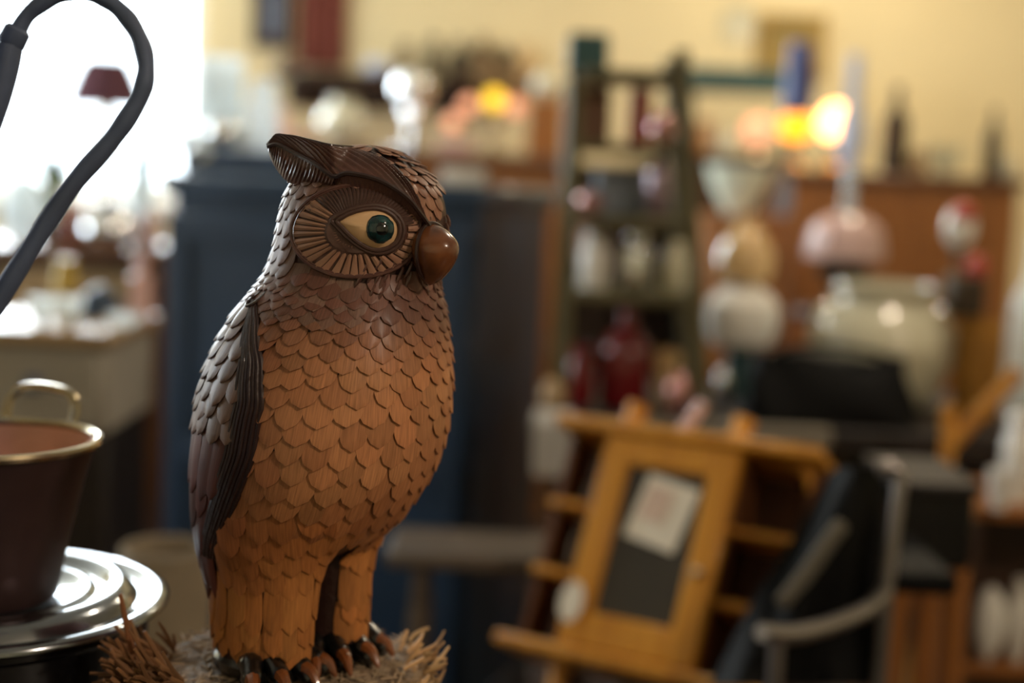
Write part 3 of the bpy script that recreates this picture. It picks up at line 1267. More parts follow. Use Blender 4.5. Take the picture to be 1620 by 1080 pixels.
t = thing('counter', (-.45, .95, 0), 'dark wooden counter under the owl and the copper pan', 'counter')
link('counter_top', box(MB(), (0, 0, .775), (1.7, .66, .05), .006), m_counter, t)
for x in (-.78, .78):
    for y in (-.27, .27):
        link('leg', box(MB(), (x, y, .375), (.06, .06, .75), .004), m_counter, t)
link('apron', box(MB(), (0, 0, .70), (1.55, .5, .10), .004), m_counter, t)

LP = pt(-20, 1.125, .948)
LZ = at(-20, 952, 1.125).z
t = thing('stock_pot', (LP.x, LP.y, .80), 'black enamel stock pot under the ringed silver lid, left edge', 'pot')
h = LZ - .80
link('body', lathe(MB(), [(0, 0), (.110, 0), (.118, .006), (.124, h - .012), (.128, h - .008), (.128, h - .002), (.12, h - .002), (.116, .01), (0, .01)], 64), m_black, t)
lid_ = thing('pot_lid', (LP.x, LP.y, LZ - .002), 'shiny silver lid with raised rings under the copper pan', 'lid')
link('lid_plate', lathe(MB(), [(0, 0), (.134, 0), (.1395, .003), (.1395, .006), (.136, .009), (.128, .0085), (.123, .005), (.116, .005), (.112, .011), (.106, .0165),
                              (.100, .0175), (.094, .016), (.090, .011), (.082, .010), (.078, .013), (.073, .013), (.069, .009), (0, .009)], 96), m_silver, lid_, sharp=50)
PP = pt(-14, 1.115, LZ)
zr = at(-10, 689, 1.115).z
t = thing('copper_pan', (PP.x, PP.y, LZ + .0075), 'tapered copper pan with brass loop handle standing on the silver lid', 'pan')
H = zr - (LZ + .0075)
link('pan_body', lathe(MB(), [(0, 0), (.046, 0), (.050, .004), (.058, H * .35), (.070, H * .75), (.0785, H - .006), (.0795, H - .002)], 64), m_copper_out, t)
link('pan_lining', lathe(MB(), [(.0785, H - .002), (.0690, H * .75), (.056, H * .35), (.047, .008), (0, .007)], 64).flipped(), m_copper_in, t, label='shiny hammered copper lining')
rm = MB()
tube(rm, [(.0805 * math.cos(a), .0805 * math.sin(a), H) for a in [2 * PI * k / 72 for k in range(72)]], .0038, 8, closed=True)
link('rim', rm, m_brass, t)
for ang in (math.radians(84), math.radians(264)):
    q = Matrix.Rotation(ang - PI / 2, 3, 'Z')
    hp = [(-.026, 0, -.016), (-.029, .004, .004), (-.027, .012, .020), (-.014, .016, .0265), (.010, .016, .0255), (.025, .013, .020), (.029, .006, .006), (.024, 0, -.014)]
    hm = MB()
    tube(hm, smooth_path([q @ Vector((x, .0815 + y, H + z)) for x, y, z in hp], 5), .0042, 8)
    link('handle', hm, m_brass, t)
    rv = MB()
    for x in (-.026, .024):
        sphere(rv, q @ Vector((x, .0815, H - .016)), .006, 10)
    link('rivet', rv, m_brass, t)

# tall jug whose curved handle enters the picture
JD = .86
JC = pt(-195, JD, .80)
t = thing('iron_jug', (JC.x, JC.y, .80), 'tall dark iron jug at the left edge with a big curved handle', 'jug')
zt = at(-60, 120, JD).z - .80
link('jug_body', lathe(MB(), [(0, 0), (.058, 0), (.062, .01), (.060, .25), (.050, zt - .06), (.053, zt), (.058, zt + .05), (.055, zt + .05), (.048, zt - .06), (.05, .03), (0, .02)], 40), m_iron, t)
HP = [(-58, 560), (-20, 502), (28, 425), (75, 350), (122, 284), (168, 232), (202, 186), (224, 145), (231, 108), (224, 70), (206, 35), (180, 8), (150, -8), (112, -12), (76, 0), (44, 24), (24, 58)]
P = smooth_path([at(x, y, JD) - Vector(t.location) for x, y in HP], 5)
n = len(P)
hm = MB()
tube(hm, P, [0.0080 - .0026 * i / n + .0004 * math.sin(i * .9) for i in range(n)], 12, flat=.8, ref=(0, -1, 0))
hd_ = link('handle', hm, m_iron, t)
fe = MB()
a, b = at(30, 44, JD) - Vector(t.location), at(14, 74, JD) - Vector(t.location)
tube(fe, [a, a.lerp(b, .15), a.lerp(b, .8), b], [.006, .0078, .0082, .0065], 12)
link('ferrule', fe, m_iron, hd_)
sp = MB()
P = smooth_path([at(x, y, JD) - Vector(t.location) for x, y in ((13, 72), (6, 110), (-10, 165), (-34, 225), (-66, 262))], 5)
tube(sp, P, [.0085] * len(P), 12)
link('handle_socket', sp, m_iron, t)

# ================================================================ helpers for the shop behind
PROF = {
    'bottle': [(0, 0), (.9, 0), (1, .04), (1, .55), (.85, .66), (.35, .78), (.30, .94), (.38, .95), (.38, 1), (0, 1)],
    'vase': [(0, 0), (.5, 0), (.55, .04), (.88, .32), (1, .5), (.85, .72), (.48, .88), (.55, 1), (.46, 1), (.40, .88), (.78, .7), (.8, .35), (0, .08)],
    'pitcher': [(0, 0), (.7, 0), (.75, .05), (1, .35), (.92, .6), (.62, .82), (.72, 1), (.64, 1), (.54, .82), (.82, .58), (.88, .35), (0, .06)],
    'cylinder': [(0, 0), (.94, 0), (1, .03), (1, .98), (.97, 1), (.88, 1), (.86, .98), (.86, .08), (0, .06)],
    'jar': [(0, 0), (.9, 0), (1, .06), (1, .66), (.8, .78), (.72, .80), (.72, .86), (.8, .87), (.8, .96), (.7, 1), (0, 1)],
    'cup': [(0, 0), (.55, 0), (.6, .06), (.9, .5), (1, 1), (.92, 1), (.8, .5), (0, .15)],
    'bowl': [(0, 0), (.4, 0), (.45, .1), (.85, .6), (1, 1), (.94, 1), (.78, .6), (0, .2)],
    'ball': [(0, 0)] + [(math.sin(PI * i / 12) if i else .35, .5 - .5 * math.cos(PI * i / 12)) for i in range(13)],
    'figure': [(0, 0), (1, 0), (1, .05), (.8, .08), (.95, .25), (.7, .42), (.85, .58), (.8, .66), (.35, .72), (.30, .76), (.5, .82), (.55, .89), (.42, .97), (0, 1)],
    'candlestick': [(0, 0), (1, 0), (1, .04), (.6, .08), (.22, .14), (.3, .22), (.18, .3), (.16, .55), (.34, .62), (.2, .68), (.45, .8), (.42, .82), (.40, 1), (0, 1)],
    'chimney': [(0, 0), (.55, 0), (.6, .1), (1, .28), (.8, .45), (.5, .6), (.45, 1), (.38, 1), (.42, .6), (0, .58)],
    'shade': [(1, 0), (.97, .08), (.7, .7), (.5, 1), (.44, 1), (.64, .7), (.92, .04)],
    'dome': [(0, 0), (1, 0), (1, .12), (.92, .14), (.8, .5), (.5, .85), (.15, 1), (0, 1)],
}


def prof(kind, R, H):
    return [(r * R, z * H) for r, z in PROF[kind]]


def bz(px, py, d):
    return at(px, py, d).z


GR = {}


def item(name, label, cat, kind, px, d, z, ytop, rpx, m, group=None, parts=(), n=28):
    """one turned object standing at height z in column px at distance d, top at ytop, rpx half width in pixels"""
    z += .0015
    p = pt(px, d, max(z, .7)); p = Vector((p.x, p.y, z))
    H = max(.008, bz(px, ytop, d) - z)
    R = rpx * d / FPX
    mb = lathe(MB(), prof(kind, R, H), n)
    if not parts:
        return tag(link(name, mb, m, loc=p), label, cat, group)
    t = thing(name, p, label, cat, group)
    link('body', mb, m, t)
    for nm, k2, z0, h, r, m2 in parts:
        link(nm, lathe(MB(), [(a, b + z0 * H) for a, b in prof(k2, r * R, h * H)], n), m2, t)
    return t


def block(name, label, cat, x0, x1, y0, y1, d, dep, m, z=None, bev=.006, group=None, rz=0):
    """one box-shaped object between two pixel columns; its bottom at z (or at row y1), its top at row y0"""
    xm = (x0 + x1) / 2
    zb = bz(xm, y1, d) if z is None else z + .0015
    zt = bz(xm, y0, d)
    p = pt(xm, d, zb)
    w = (x1 - x0) * d / FPX
    mb = box(MB(), (0, dep / 2, (zt - zb) / 2), (w, dep, zt - zb), bev)
    return tag(link(name, mb, m, loc=p), label, cat, group)


m_navy = mat('navy_painted_wood', '182e45', .5, var=.2, vs=5, coat=.1, bump=.05)
m_navy2 = mat('navy_painted_edge', '2a3f56', .35, var=.2, coat=.3)
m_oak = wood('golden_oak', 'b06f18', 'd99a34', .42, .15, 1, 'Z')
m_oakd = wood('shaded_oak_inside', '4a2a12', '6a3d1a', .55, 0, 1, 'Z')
m_brownwood = wood('orange_brown_wood', '8a5526', 'a86c34', .42, .15, 1, 'Z')
m_darkwood = wood('dark_brown_wood', '2c1a12', '432a1c', .45, .15, 1, 'X')
m_midwood = wood('mid_brown_wood', '5a3a26', '7a5236', .5, .1, 1, 'X')
m_greywood = wood('grey_weathered_wood', '5f584e', '8c8475', .6, 0, 1, 'X')
m_olive = mat('olive_painted_wood', '5c563e', .7, spec=.2, var=.2)
m_creamp = mat('cream_painted_wood', '9d978c', .5, var=.08, vs=4)
m_tanwood = wood('tan_worn_wood', '9a7f5c', 'b99c74', .4, .2, 1, 'X')
m_white = mat('white_porcelain', 'ece9e2', .18, coat=.5, var=.03)
m_opal = mat('opal_glass', 'f2f6f7', .15, coat=.5, var=.03, transl=.75)
m_opalg = mat('greenish_opal_glass', 'dcdccb', .15, coat=.5, var=.05, transl=.5)
m_pinkw = mat('pale_pink_porcelain', 'e6c6c0', .2, coat=.4, var=.06, transl=.3)
m_glassc = glass('clear_glass', 'eef6fa', .03, .25)
m_glassb = mat('blue_glass', '4a5fa8', .12, coat=.8, var=.2, transl=.5)
m_amberg = mat('amber_glass', 'e2c08a', .12, coat=.8, var=.15, transl=.15)
m_red = mat('wine_red_glaze', '6e1216', .25, coat=.5, var=.2)
m_pblue = mat('pale_blue_porcelain', 'c4d0ec', .2, coat=.4, var=.03)
m_redb = mat('bright_red_glaze', 'b5382f', .3, coat=.4, var=.1)
m_pink = mat('dusty_pink_glaze', 'c08a84', .12, .6, coat=.6, var=.06)
m_teal = mat('dark_teal_paint', '27494a', .5, var=.2)
m_darkfig = mat('dark_bronze', '3c3020', .45, .3, var=.2)
m_brownfig = mat('brown_pottery', '6b5334', .45, var=.25)
m_crock = mat('cream_stoneware', 'cdc8ae', .3, coat=.8, var=.08, vs=5)
m_leather = mat('black_leather', '0b0b0c', .6, spec=.15, var=.2, bump=.3, bs=60)
m_paper = mat('white_paper', 'e6dfcf', .8, var=.03)
m_wicker = mat('ochre_wicker', '9a6a1e', .7, bump=.8, bs=120, var=.25)
m_beige = mat('beige_wicker', '8d7f6a', .8, bump=.8, bs=120, var=.2)
m_cloth = mat('pale_green_cloth', 'dfe5d2', .8, var=.05)
m_leaf = mat('green_leaf', '5e7a36', .5, var=.35, vs=20, transl=.45)
m_terra = mat('terracotta', '9a5640', .7, var=.15)
m_plum = mat('plum_felt', '6a4552', .9, var=.1, transl=.2)
m_curtain = mat('russet_cloth', '7a4036', .9, var=.2, stretch=(20, 20, 1))
m_yellow = mat('yellow_tin', 'b59a4a', .4, .2, var=.1)
l_amber = lit('lit_amber_bulb', 'ff9d10', 2.6)
l_warm = lit('lit_warm_bulb', 'ffb870', 7.0)
l_yellow = lit('lit_yellow_bulb', 'ffcf30', 1.5)
l_peach = lit('lit_peach_globe', 'ffb088', .85)

# ================================================================ FURNITURE IN THE SHOP
m_blackwood = wood('near_black_wood', '17110e', '241a15', .6, 0, 1, 'X')
# navy cupboard
A20 = math.radians(20)
FR = pt(752, 3.10, .9); FR.z = 0
Wc, Dc, Hc = .80, .48, 1.268
lf, bk_ = Vector((-math.cos(A20), math.sin(A20), 0)), Vector((math.sin(A20), math.cos(A20), 0))
C0 = FR + lf * (Wc / 2)
t = thing('cupboard', C0, 'tall navy blue painted cupboard directly behind the owl', 'cupboard', rz=-A20)
cup = t
link('carcass', box(MB(), (0, Dc / 2 + .01, Hc / 2), (Wc - .02, Dc - .02, Hc - .04), .008), m_navy, t)
link('cornice', box(box(MB(), (0, Dc / 2, Hc - .018), (Wc + .02, Dc + .02, .036), .010), (0, Dc / 2, Hc - .045), (Wc, Dc, .02), .006), m_navy2, t)
link('plinth', box(MB(), (0, Dc / 2, .04), (Wc, Dc, .08), .006), m_navy2, t)
for s in (-1, 1):
    dr = link('door', box(MB(), (s * .192, 0, .64), (.378, .022, 1.08), .006), m_navy, t)
    fm = MB()
    for x in (-.16, .16):
        box(fm, (s * .192 + x, -.014, .64), (.055, .012, 1.06), .005)
    for z in (.14, .62, 1.14):
        box(fm, (s * .192, -.014, z), (.30, .011, .06), .005)
    link('door_frame', fm, m_navy, dr)
    link('knob', sphere(MB(), (s * .03, -.032, .70), .014, 12), m_iron, dr)


def on_cup(x, y):
    return C0 + Vector((math.cos(A20), -math.sin(A20), 0)) * x + bk_ * y


p = on_cup(-.17, .22)
t = thing('flat_case', (p.x, p.y, Hc), 'flat dark case lying on the left of the navy cupboard top', 'case', rz=-A20)
CZ = Hc + .056
link('case_body', box(MB(), (0, 0, .026), (.44, .34, .052), .008), m_navy2, t)
link('case_lid', box(MB(), (0, 0, .0505), (.445, .345, .010), .004), m_iron, t)
for x in (-.15, .15):
    link('clasp', box(MB(), (x, -.176, .042), (.03, .008, .02), .002), m_chrome, t)
p = on_cup(.30, .14)
tag(link('white_box', box(MB(), (0, 0, .018), (.10, .14, .036), .004), m_white, loc=(p.x, p.y, Hc)), 'small white box on the navy cupboard top, right of the owl head', 'box')

# cream chest
X0, X1, Y0, Y1 = -1.25, pt(172, 2.50, .9).x, 2.50, 2.84
CT = bz(150, 522, 2.55)
t = thing('cream_chest', ((X0 + X1) / 2, Y0, 0), 'cream painted chest with a tan top at the left edge', 'chest')
w = X1 - X0
CB = .80
link('chest_body', box(MB(), (0, .17, (CT + CB) / 2 - .012), (w - .03, .33, CT - CB - .026), .006), m_creamp, t)
link('chest_top', box(MB(), (0, .165, CT - .012), (w, .36, .024), .006), m_tanwood, t, label='tan wooden top')
link('shade_case', box(MB(), (0, .19, CB / 2), (w - .05, .28, CB), .006), m_blackwood, t, label='dark lower case coloured as the shade under the chest')  # added dark box; shade beneath the chest is put into its colour
for x in (-w / 4, w / 4):
    dr = link('drawer', box(MB(), (x, -.004, (CT + CB) / 2 - .014), (w / 2 - .05, .022, CT - CB - .06), .006), m_creamp, t)
    link('knob', sphere(MB(), (x, -.024, (CT + CB) / 2 + .0), .017, 12), m_iron, dr)

# sideboard by the window
X0, X1, Y0 = -2.3, pt(236, 3.95, 1).x, 3.90
T1 = bz(120, 392, 3.95)
t = thing('window_sideboard', ((X0 + X1) / 2, Y0, 0), 'brown sideboard in front of the bright window', 'sideboard')
w = X1 - X0
link('top', box(MB(), (0, .25, T1 - .015), (w, .52, .03), .006), m_midwood, t)
link('carcass', box(MB(), (0, .26, T1 / 2 - .02), (w - .04, .47, T1 - .04), .004), m_darkwood, t)
for k in range(3):
    d_ = link('drawer', box(MB(), (-w / 2 + w * (k + .5) / 3, .012, T1 - .14), (w / 3 - .05, .03, .16), .006), m_tanwood, t)
    link('knob', sphere(MB(), (-w / 2 + w * (k + .5) / 3, -.015, T1 - .14), .016, 12), m_brass, d_)

# sideboard against the back wall
X0, X1 = pt(330, 5.3, 1).x, pt(905, 5.3, 1).x
T2 = bz(600, 236, 5.3)
t = thing('wall_sideboard', ((X0 + X1) / 2, 5.25, 0), 'long brown sideboard against the back wall behind the owl', 'sideboard')
w = X1 - X0
link('top', box(MB(), (0, .3, T2 - .02), (w, .60, .04), .006), m_midwood, t)
link('carcass', box(MB(), (0, .31, T2 / 2 - .02), (w - .04, .55, T2 - .04), .004), m_brownwood, t)
for k in range(4):
    d_ = link('door', box(MB(), (-w / 2 + w * (k + .5) / 4, .03, T2 / 2), (w / 4 - .04, .03, T2 - .25), .006), m_brownwood, t)
    link('knob', sphere(MB(), (-w / 2 + w * (k + .85) / 4, .005, T2 / 2), .018, 12), m_brass, d_)
# wall shelf
X0, X1 = pt(425, 5.9, 1).x, pt(745, 5.9, 1).x
SH = bz(590, 122, 5.9)
t = thing('wall_shelf', ((X0 + X1) / 2, 5.82, SH - .10), 'dark brown shelf on the back wall above the owl head', 'shelf')
link('board', box(MB(), (0, .18, .09), (X1 - X0, .36, .03), .004), m_darkwood, t)
link('rail', box(MB(), (0, .345, .03), (X1 - X0 - .04, .03, .12), .004), m_darkwood, t)
for x in (-.34, .34):
    b_ = MB()
    for k in range(6):
        box(b_, (x, .34 - .05 * k, .072 - .0 - .012 * (5 - k)), (.03, .052, .03 + .024 * (5 - k) * .5), .002)
    link('bracket', b_, m_darkwood, t)

# table right of the cupboard
BX0, BX1, BY0, BY1, BT = .105, 1.42, 2.80, 3.42, .82
t = thing('long_table', ((BX0 + BX1) / 2, BY0, 0), 'dark wooden table that carries the plant stand and the big crock', 'table')
w = BX1 - BX0
link('table_top', box(MB(), (0, (BY1 - BY0) / 2, BT - .0205), (w, BY1 - BY0, .04), .006), m_blackwood, t)
link('apron', box(MB(), (0, (BY1 - BY0) / 2, BT - .10), (w - .1, BY1 - BY0 - .1, .12), .004), m_black, t)
for x in (-w / 2 + .05, w / 2 - .05):
    for y in (.05, BY1 - BY0 - .05):
        link('leg', box(MB(), (x, y, (BT - .04) / 2), (.06, .06, BT - .04), .005), m_darkwood, t)

# olive plant stand on the table
D0, D1 = 2.87, 3.16
t = thing('plant_stand', ((pt(998, 2.9, BT)).x, D0, BT), 'olive painted ladder stand with splayed posts on the table', 'plant stand')
ox = t.location.x
zt = bz(1074, 84, 2.9) - BT
t.location.z += .001
for nm, pb, ptp, yb in (('post', 886, 912, 0), ('post', 1113, 1073, 0), ('post', 886, 912, .27), ('post', 1113, 1073, .27)):
    xb, xt = pt(pb, 2.9, BT).x - ox, pt(ptp, 2.9, BT + zt).x - ox
    ztop = zt if pb > 1000 else bz(912, 122, 2.9) - BT
    m_ = MB()
    yb2 = yb + (.02 if yb == 0 else -.02)
    tube(m_, [(xb, yb, 0), (xb + (xt - xb) * .5, (yb + yb2) / 2, ztop * .5), (xt, yb2, ztop)], .0155, 6)
    link(nm, m_, m_olive, t)
SHZ = []
for py in (124, 236, 352, 470):
    z = bz(990, py, 2.95) - BT
    SHZ.append(z + BT + .010)
    f = z / zt
    xl = (pt(886, 2.9, BT).x + (pt(912, 2.9, BT + zt).x - pt(886, 2.9, BT).x) * f) - ox
    xr = (pt(1113, 2.9, BT).x + (pt(1073, 2.9, BT + zt).x - pt(1113, 2.9, BT).x) * f) - ox
    link('shelf', box(MB(), ((xl + xr) / 2, .135, z), (xr - xl - .022, .235, .020), .004), m_olive, t)

# dark bookcase behind the plant stand
X0, X1 = pt(884, 4.5, 1).x, pt(1098, 4.5, 1).x
T5 = bz(990, 262, 4.5)
t = thing('bookcase', ((X0 + X1) / 2, 4.45, 0), 'dark brown bookcase behind the olive plant stand', 'bookcase')
w = X1 - X0
m_backcase = wood('umber_wood', '3a2c20', '4f3d2c', .55, 0, 1, 'X')
for x in (-w / 2 + .012, w / 2 - .012):
    link('side_panel', box(MB(), (x, .15, T5 / 2), (.024, .30, T5), .004), m_backcase, t)
link('back_panel', box(MB(), (0, .29, T5 / 2), (w - .05, .014, T5 - .02), .002), m_backcase, t)
for z in (.10, .42, .72, 1.02, T5 - .012):
    link('shelf_board', box(MB(), (0, .145, z), (w - .05 if z < T5 - .02 else w + .02, .275, .024), .003), m_backcase, t)
BKT = (T5 - .012, 1.032, .732)

# folding rack in front of the table
RZ = bz(1080, 672, 2.72)
t = thing('folding_rack', (pt(1080, 2.72, 0).x, 2.72, 0), 'pale grey wooden folding rack with crossed legs behind the oak cabinet', 'rack')
rx0, rx1 = pt(842, 2.72, RZ).x - t.location.x, pt(1322, 2.72, RZ).x - t.location.x
link('rail', box(MB(), ((rx0 + rx1) / 2, 0, RZ - .018), (rx1 - rx0, .03, .036), .006), m_greywood, t)
for s, (a, b) in enumerate(((rx0, rx1), (rx1, rx0))):
    m_ = MB()
    tube(m_, [(a + (.02 if s == 0 else -.02), .012 - .024 * s, RZ - .03), (b, .012 - .024 * s, .005)], .017, 8)
    link('leg', m_, m_greywood, t)

hc = MB()
hx0, hx1 = pt(846, 2.70, RZ).x, pt(908, 2.70, RZ).x
zb = bz(870, 758, 2.70)
prof_ = [(-.040, zb), (-.041, (zb + RZ) / 2), (-.038, RZ - .01), (-.018, RZ + .010), (.018, RZ + .010), (.038, RZ - .01), (.041, RZ - .06), (.040, RZ - .10)]
pin = [(-.034, zb), (-.035, (zb + RZ) / 2), (-.033, RZ - .012), (-.016, RZ + .004), (.016, RZ + .004), (.033, RZ - .012), (.035, RZ - .06), (.034, RZ - .10)]
vs, fs = [], []
nx = 9
for i in range(nx):
    x = (hx1 - hx0) * (i / (nx - 1) - .5)
    for y, z in prof_ + pin[::-1]:
        vs.append((x, y + .0015 * math.sin(i * 1.5 + z * 30) * (abs(y) > .02), z))
k = len(prof_) * 2
for i in range(nx - 1):
    for j in range(k):
        fs.append((i * k + j, (i + 1) * k + j, (i + 1) * k + (j + 1) % k, i * k + (j + 1) % k))
fs += [tuple(range(k)), tuple(reversed(range((nx - 1) * k, nx * k)))]
hc.add([Vector(v) - Vector((0, 0, zb)) for v in vs], fs)
tag(link('hung_cloth', hc, mat('pale_grey_cloth', 'b5b3b0', .85, var=.08), loc=((hx0 + hx1) / 2, 2.72, zb)), 'pale grey cloth hung over the left end of the folding rack', 'cloth')

# tall orange-brown cupboard on the right
X0, X1, Y0 = pt(1238, 4.3, 1).x, pt(1606, 4.3, 1).x, 4.30
BC = bz(1420, 276, 4.35)
t = thing('pine_cupboard', ((X0 + X1) / 2, Y0, 0), 'orange-brown wooden cupboard on the right under the lit lamps', 'cupboard')
w = X1 - X0
link('carcass', box(MB(), (0, .21, BC / 2 - .01), (w - .02, .40, BC - .03), .006), m_brownwood, t)
link('cornice', box(MB(), (0, .20, BC - .014), (w + .02, .44, .028), .008), m_midwood, t)
for s in (-1, 1):
    d_ = link('door', box(MB(), (s * w * .235, 0, BC / 2), (w * .45, .025, BC - .2), .006), m_brownwood, t)
    fm = MB()
    for x in (-1, 1):
        box(fm, (s * w * .235 + x * w * .195, -.014, BC / 2), (.06, .012, BC - .22), .004)
    for z in (.16, BC / 2, BC - .17):
        box(fm, (s * w * .235, -.014, z), (w * .33, .011, .07), .004)
    link('door_frame', fm, m_brownwood, d_)
    link('knob', sphere(MB(), (s * .035, -.03, BC * .55), .015, 12), m_brass, d_)

# small chest and rear shelf between the plant stand and the pine cupboard
T4 = bz(1170, 340, 4.0)
X0, X1 = pt(1108, 4.0, 1).x, pt(1246, 4.0, 1).x
t = thing('narrow_chest', ((X0 + X1) / 2, 3.98, 0), 'narrow orange-brown chest right of the plant stand under the pale basin', 'chest')
link('carcass', box(MB(), (0, .13, T4 / 2), (X1 - X0 - .02, .25, T4 - .02), .004), m_brownwood, t)
link('top', box(MB(), (0, .13, T4 - .010), (X1 - X0, .27, .020), .004), m_brownwood, t)
for k in range(4):
    d_ = link('drawer', box(MB(), (0, .0, T4 - .14 - .24 * k), (X1 - X0 - .06, .025, .2), .005), m_brownwood, t)
    link('knob', sphere(MB(), (0, -.02, T4 - .14 - .24 * k), .014, 12), m_brass, d_)
T3 = bz(1180, 248, 5.6)
X0, X1 = pt(1085, 5.5, 1).x, pt(1262, 5.5, 1).x
t = thing('dresser', ((X0 + X1) / 2, 5.5, 0), 'dark dresser at the back wall between the plant stand and the cupboard', 'dresser')
link('carcass', box(MB(), (0, .22, T3 / 2 - .01), (X1 - X0 - .02, .42, T3 - .02), .004), m_darkwood, t)
link('top', box(MB(), (0, .22, T3 - .010), (X1 - X0, .45, .020), .004), m_darkwood, t)
for s in (-1, 1):
    link('side_panel', box(MB(), (s * (X1 - X0) / 2 * .95, .3, T3 + .16), (.02, .2, .32), .003), m_darkwood, t)
link('upper_shelf', box(MB(), (0, .3, T3 + .30), (X1 - X0, .22, .09), .003), m_teal, t, label='dark teal upper shelf')

# low bench in front of the navy cupboard
AZ = bz(735, 892, 2.24)
m_arm = wood('grey_brown_wood', '4a4038', '6a5d50', .5, .1, 1, 'X')
AX0, AX1 = pt(604, 2.24, AZ).x, .27
t = thing('wooden_bench', ((AX0 + AX1) / 2, 2.24, 0), 'narrow grey-brown wooden bench in front of the navy cupboard', 'bench')
w = AX1 - AX0
link('bench_top', box(MB(), (0, .08, AZ - .014), (w, .17, .028), .010), m_arm, t)
link('stretcher', box(MB(), (0, .08, .22), (w - .1, .03, .03), .004), m_arm, t)
for x in (-w / 2 + .055, w / 2 - .05):
    for y in (.03, .13):
        l_ = MB()
        tube(l_, smooth_path([(x - .01, y, 0), (x, y, .2), (x, y, .42), (x, y, .5), (x, y, AZ - .028)], 4), [.015 * (1 + .25 * math.sin(k * 1.1)) for k in range(17)], 10)
        link('leg', l_, m_arm, t)

# beige basket, floor level, between pan and owl
z = bz(265, 872, 2.0)
item('tall_basket', 'tall beige woven basket in the gap between the pot lid and the owl', 'basket', 'cylinder', 262, 2.02, .0, 862, 72, m_beige)

# oak cabinet leaning back on a crate
rv = (RGT * 210 - UPV * 30 - FWD * 114); rv.z = 0; rv.normalize()
uv_ = (RGT * 100 + UPV * 320 + FWD * 100)
uv_ = (uv_ - rv * uv_.dot(rv)).normalized()
bv = uv_.cross(rv).normalized()
OKW, OKH, OKD = .40, .325, .115
O0 = at(990, 1043, 2.02)          # door bottom middle, front plane
t = bpy.data.objects.new('oak_cabinet', None)
COL.objects.link(t)
mm = Matrix((rv, bv, uv_)).transposed().to_4x4()
mm.translation = O0
t.matrix_world = mm
tag(t, 'golden oak wall cabinet with glazed door, leaning back on a crate', 'cabinet')
DW = .212
XL_, XR2 = -.185, .215
xm = (XL_ + XR2) / 2
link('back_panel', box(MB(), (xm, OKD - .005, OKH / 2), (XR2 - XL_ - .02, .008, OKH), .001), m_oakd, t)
link('top_board', box(MB(), (xm, .045, OKH + .008), (XR2 - XL_ + .02, .15, .018), .005), m_oak, t)
link('bottom_board', box(MB(), (xm, .045, -.010), (XR2 - XL_ + .03, .15, .018), .005), m_oak, t)
for x in (XL_ + .006, -DW / 2, DW / 2 - .004, XR2 - .006):
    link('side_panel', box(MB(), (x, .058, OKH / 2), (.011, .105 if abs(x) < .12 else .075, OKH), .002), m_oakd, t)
for x0, x1 in ((XL_, -DW / 2), (DW / 2, XR2)):
    for z in (.105, .21):
        link('side_shelf', box(MB(), ((x0 + x1) / 2, .045, z), (x1 - x0, .09, .013), .003), m_oak, t)
# scrolled corner of the upper right compartment
sc_ = MB()
for k in range(7):
    a = PI / 2 * k / 7
    box(sc_, (XR2 - .010 - .036 * (1 - math.sin(a + .11)) / 2, .012, OKH - .004 - .036 * (1 - math.cos(a + .11))), (.036 * (1 - math.sin(a + .11)) + .004, .012, .007), .001)
link('scroll_bracket', sc_, m_oak, t)
dr = MB()
st_ = .043
for x in (-DW / 2 + st_ / 2, DW / 2 - st_ / 2):
    box(dr, (x, -.010, OKH / 2), (st_, .020, OKH - .004), .003)
box(dr, (0, -.010, OKH - .024), (DW - 2 * st_ + .002, .020, .044), .003)
box(dr, (0, -.010, .028), (DW - 2 * st_ + .002, .020, .052), .003)
door = link('door', dr, m_oak, t)
m_pane = mat('dim_glass_pane', '3a3630', .12, coat=.6, var=.1)
link('pane', box(MB(), (0, -.006, OKH / 2), (DW - 2 * st_ + .002, .004, OKH - .09), .0005), m_pane, door, label='dim dark glass pane')
link('knob', sphere(MB(), (DW / 2 - .02, -.028, OKH * .42), .008, 12), m_brass, door)
for x in (-.098, .075):
    f_ = MB()
    tube(f_, [(x, .03, OKH + .017), (x + .004, .03, OKH + .035), (x + .008, .03, OKH + .062)], [.020, .016, .018], 10)
    link('foot_peg', f_, m_oak, t)
for x in (-.115, .12):
    f_ = MB()
    tube(f_, [(x, .04, -.019), (x, .04, -.05), (x, .04, -.085)], [.018, .014, .016], 10)
    link('foot_peg', f_, m_oak, t)


def ok(x, y, z):
    return mm @ Vector((x, y, z))


def flat_note(name, label, cat, c, w, h, rot, m, th=.0016):
    o = link(name, box(MB(), (0, 0, 0), (w, th, h), .0004), m)
    o.matrix_world = Matrix.Translation(ok(*c)) @ mm.to_3x3().to_4x4() @ Matrix.Rotation(rot, 4, 'Y')
    return tag(o, label, cat)


flat_note('price_note', 'white paper note stuck on the oak cabinet door glass', 'note', (.004, -.0098, OKH * .665), .084, .100, math.radians(11), m_paper)
flat_note('paper_print', 'small pinkish print on the white paper note', 'note', (-.006, -.0118, OKH * .70), .040, .052, math.radians(11), mat('pinkish_print', 'd8bfae', .8, var=.06))
o = link('hang_tag', lathe(MB(), [(0, 0), (1, 0), (1, 1), (0, 1)], 28), m_paper)
o.matrix_world = Matrix.Translation(ok(-DW / 2 + .012, -.0225, .062)) @ mm.to_3x3().to_4x4() @ Matrix.Rotation(math.radians(90), 4, 'X') @ Matrix.Diagonal((.018, .030, .002, 1))
tag(o, 'oval white tag hanging at the lower left of the oak cabinet', 'tag')
pr = MB()
tube(pr, [ok(-.012, .035, OKH + .0275), ok(-.002, .037, OKH + .055), ok(.008, .039, OKH + .082)], [.010, .010, .010], 12)
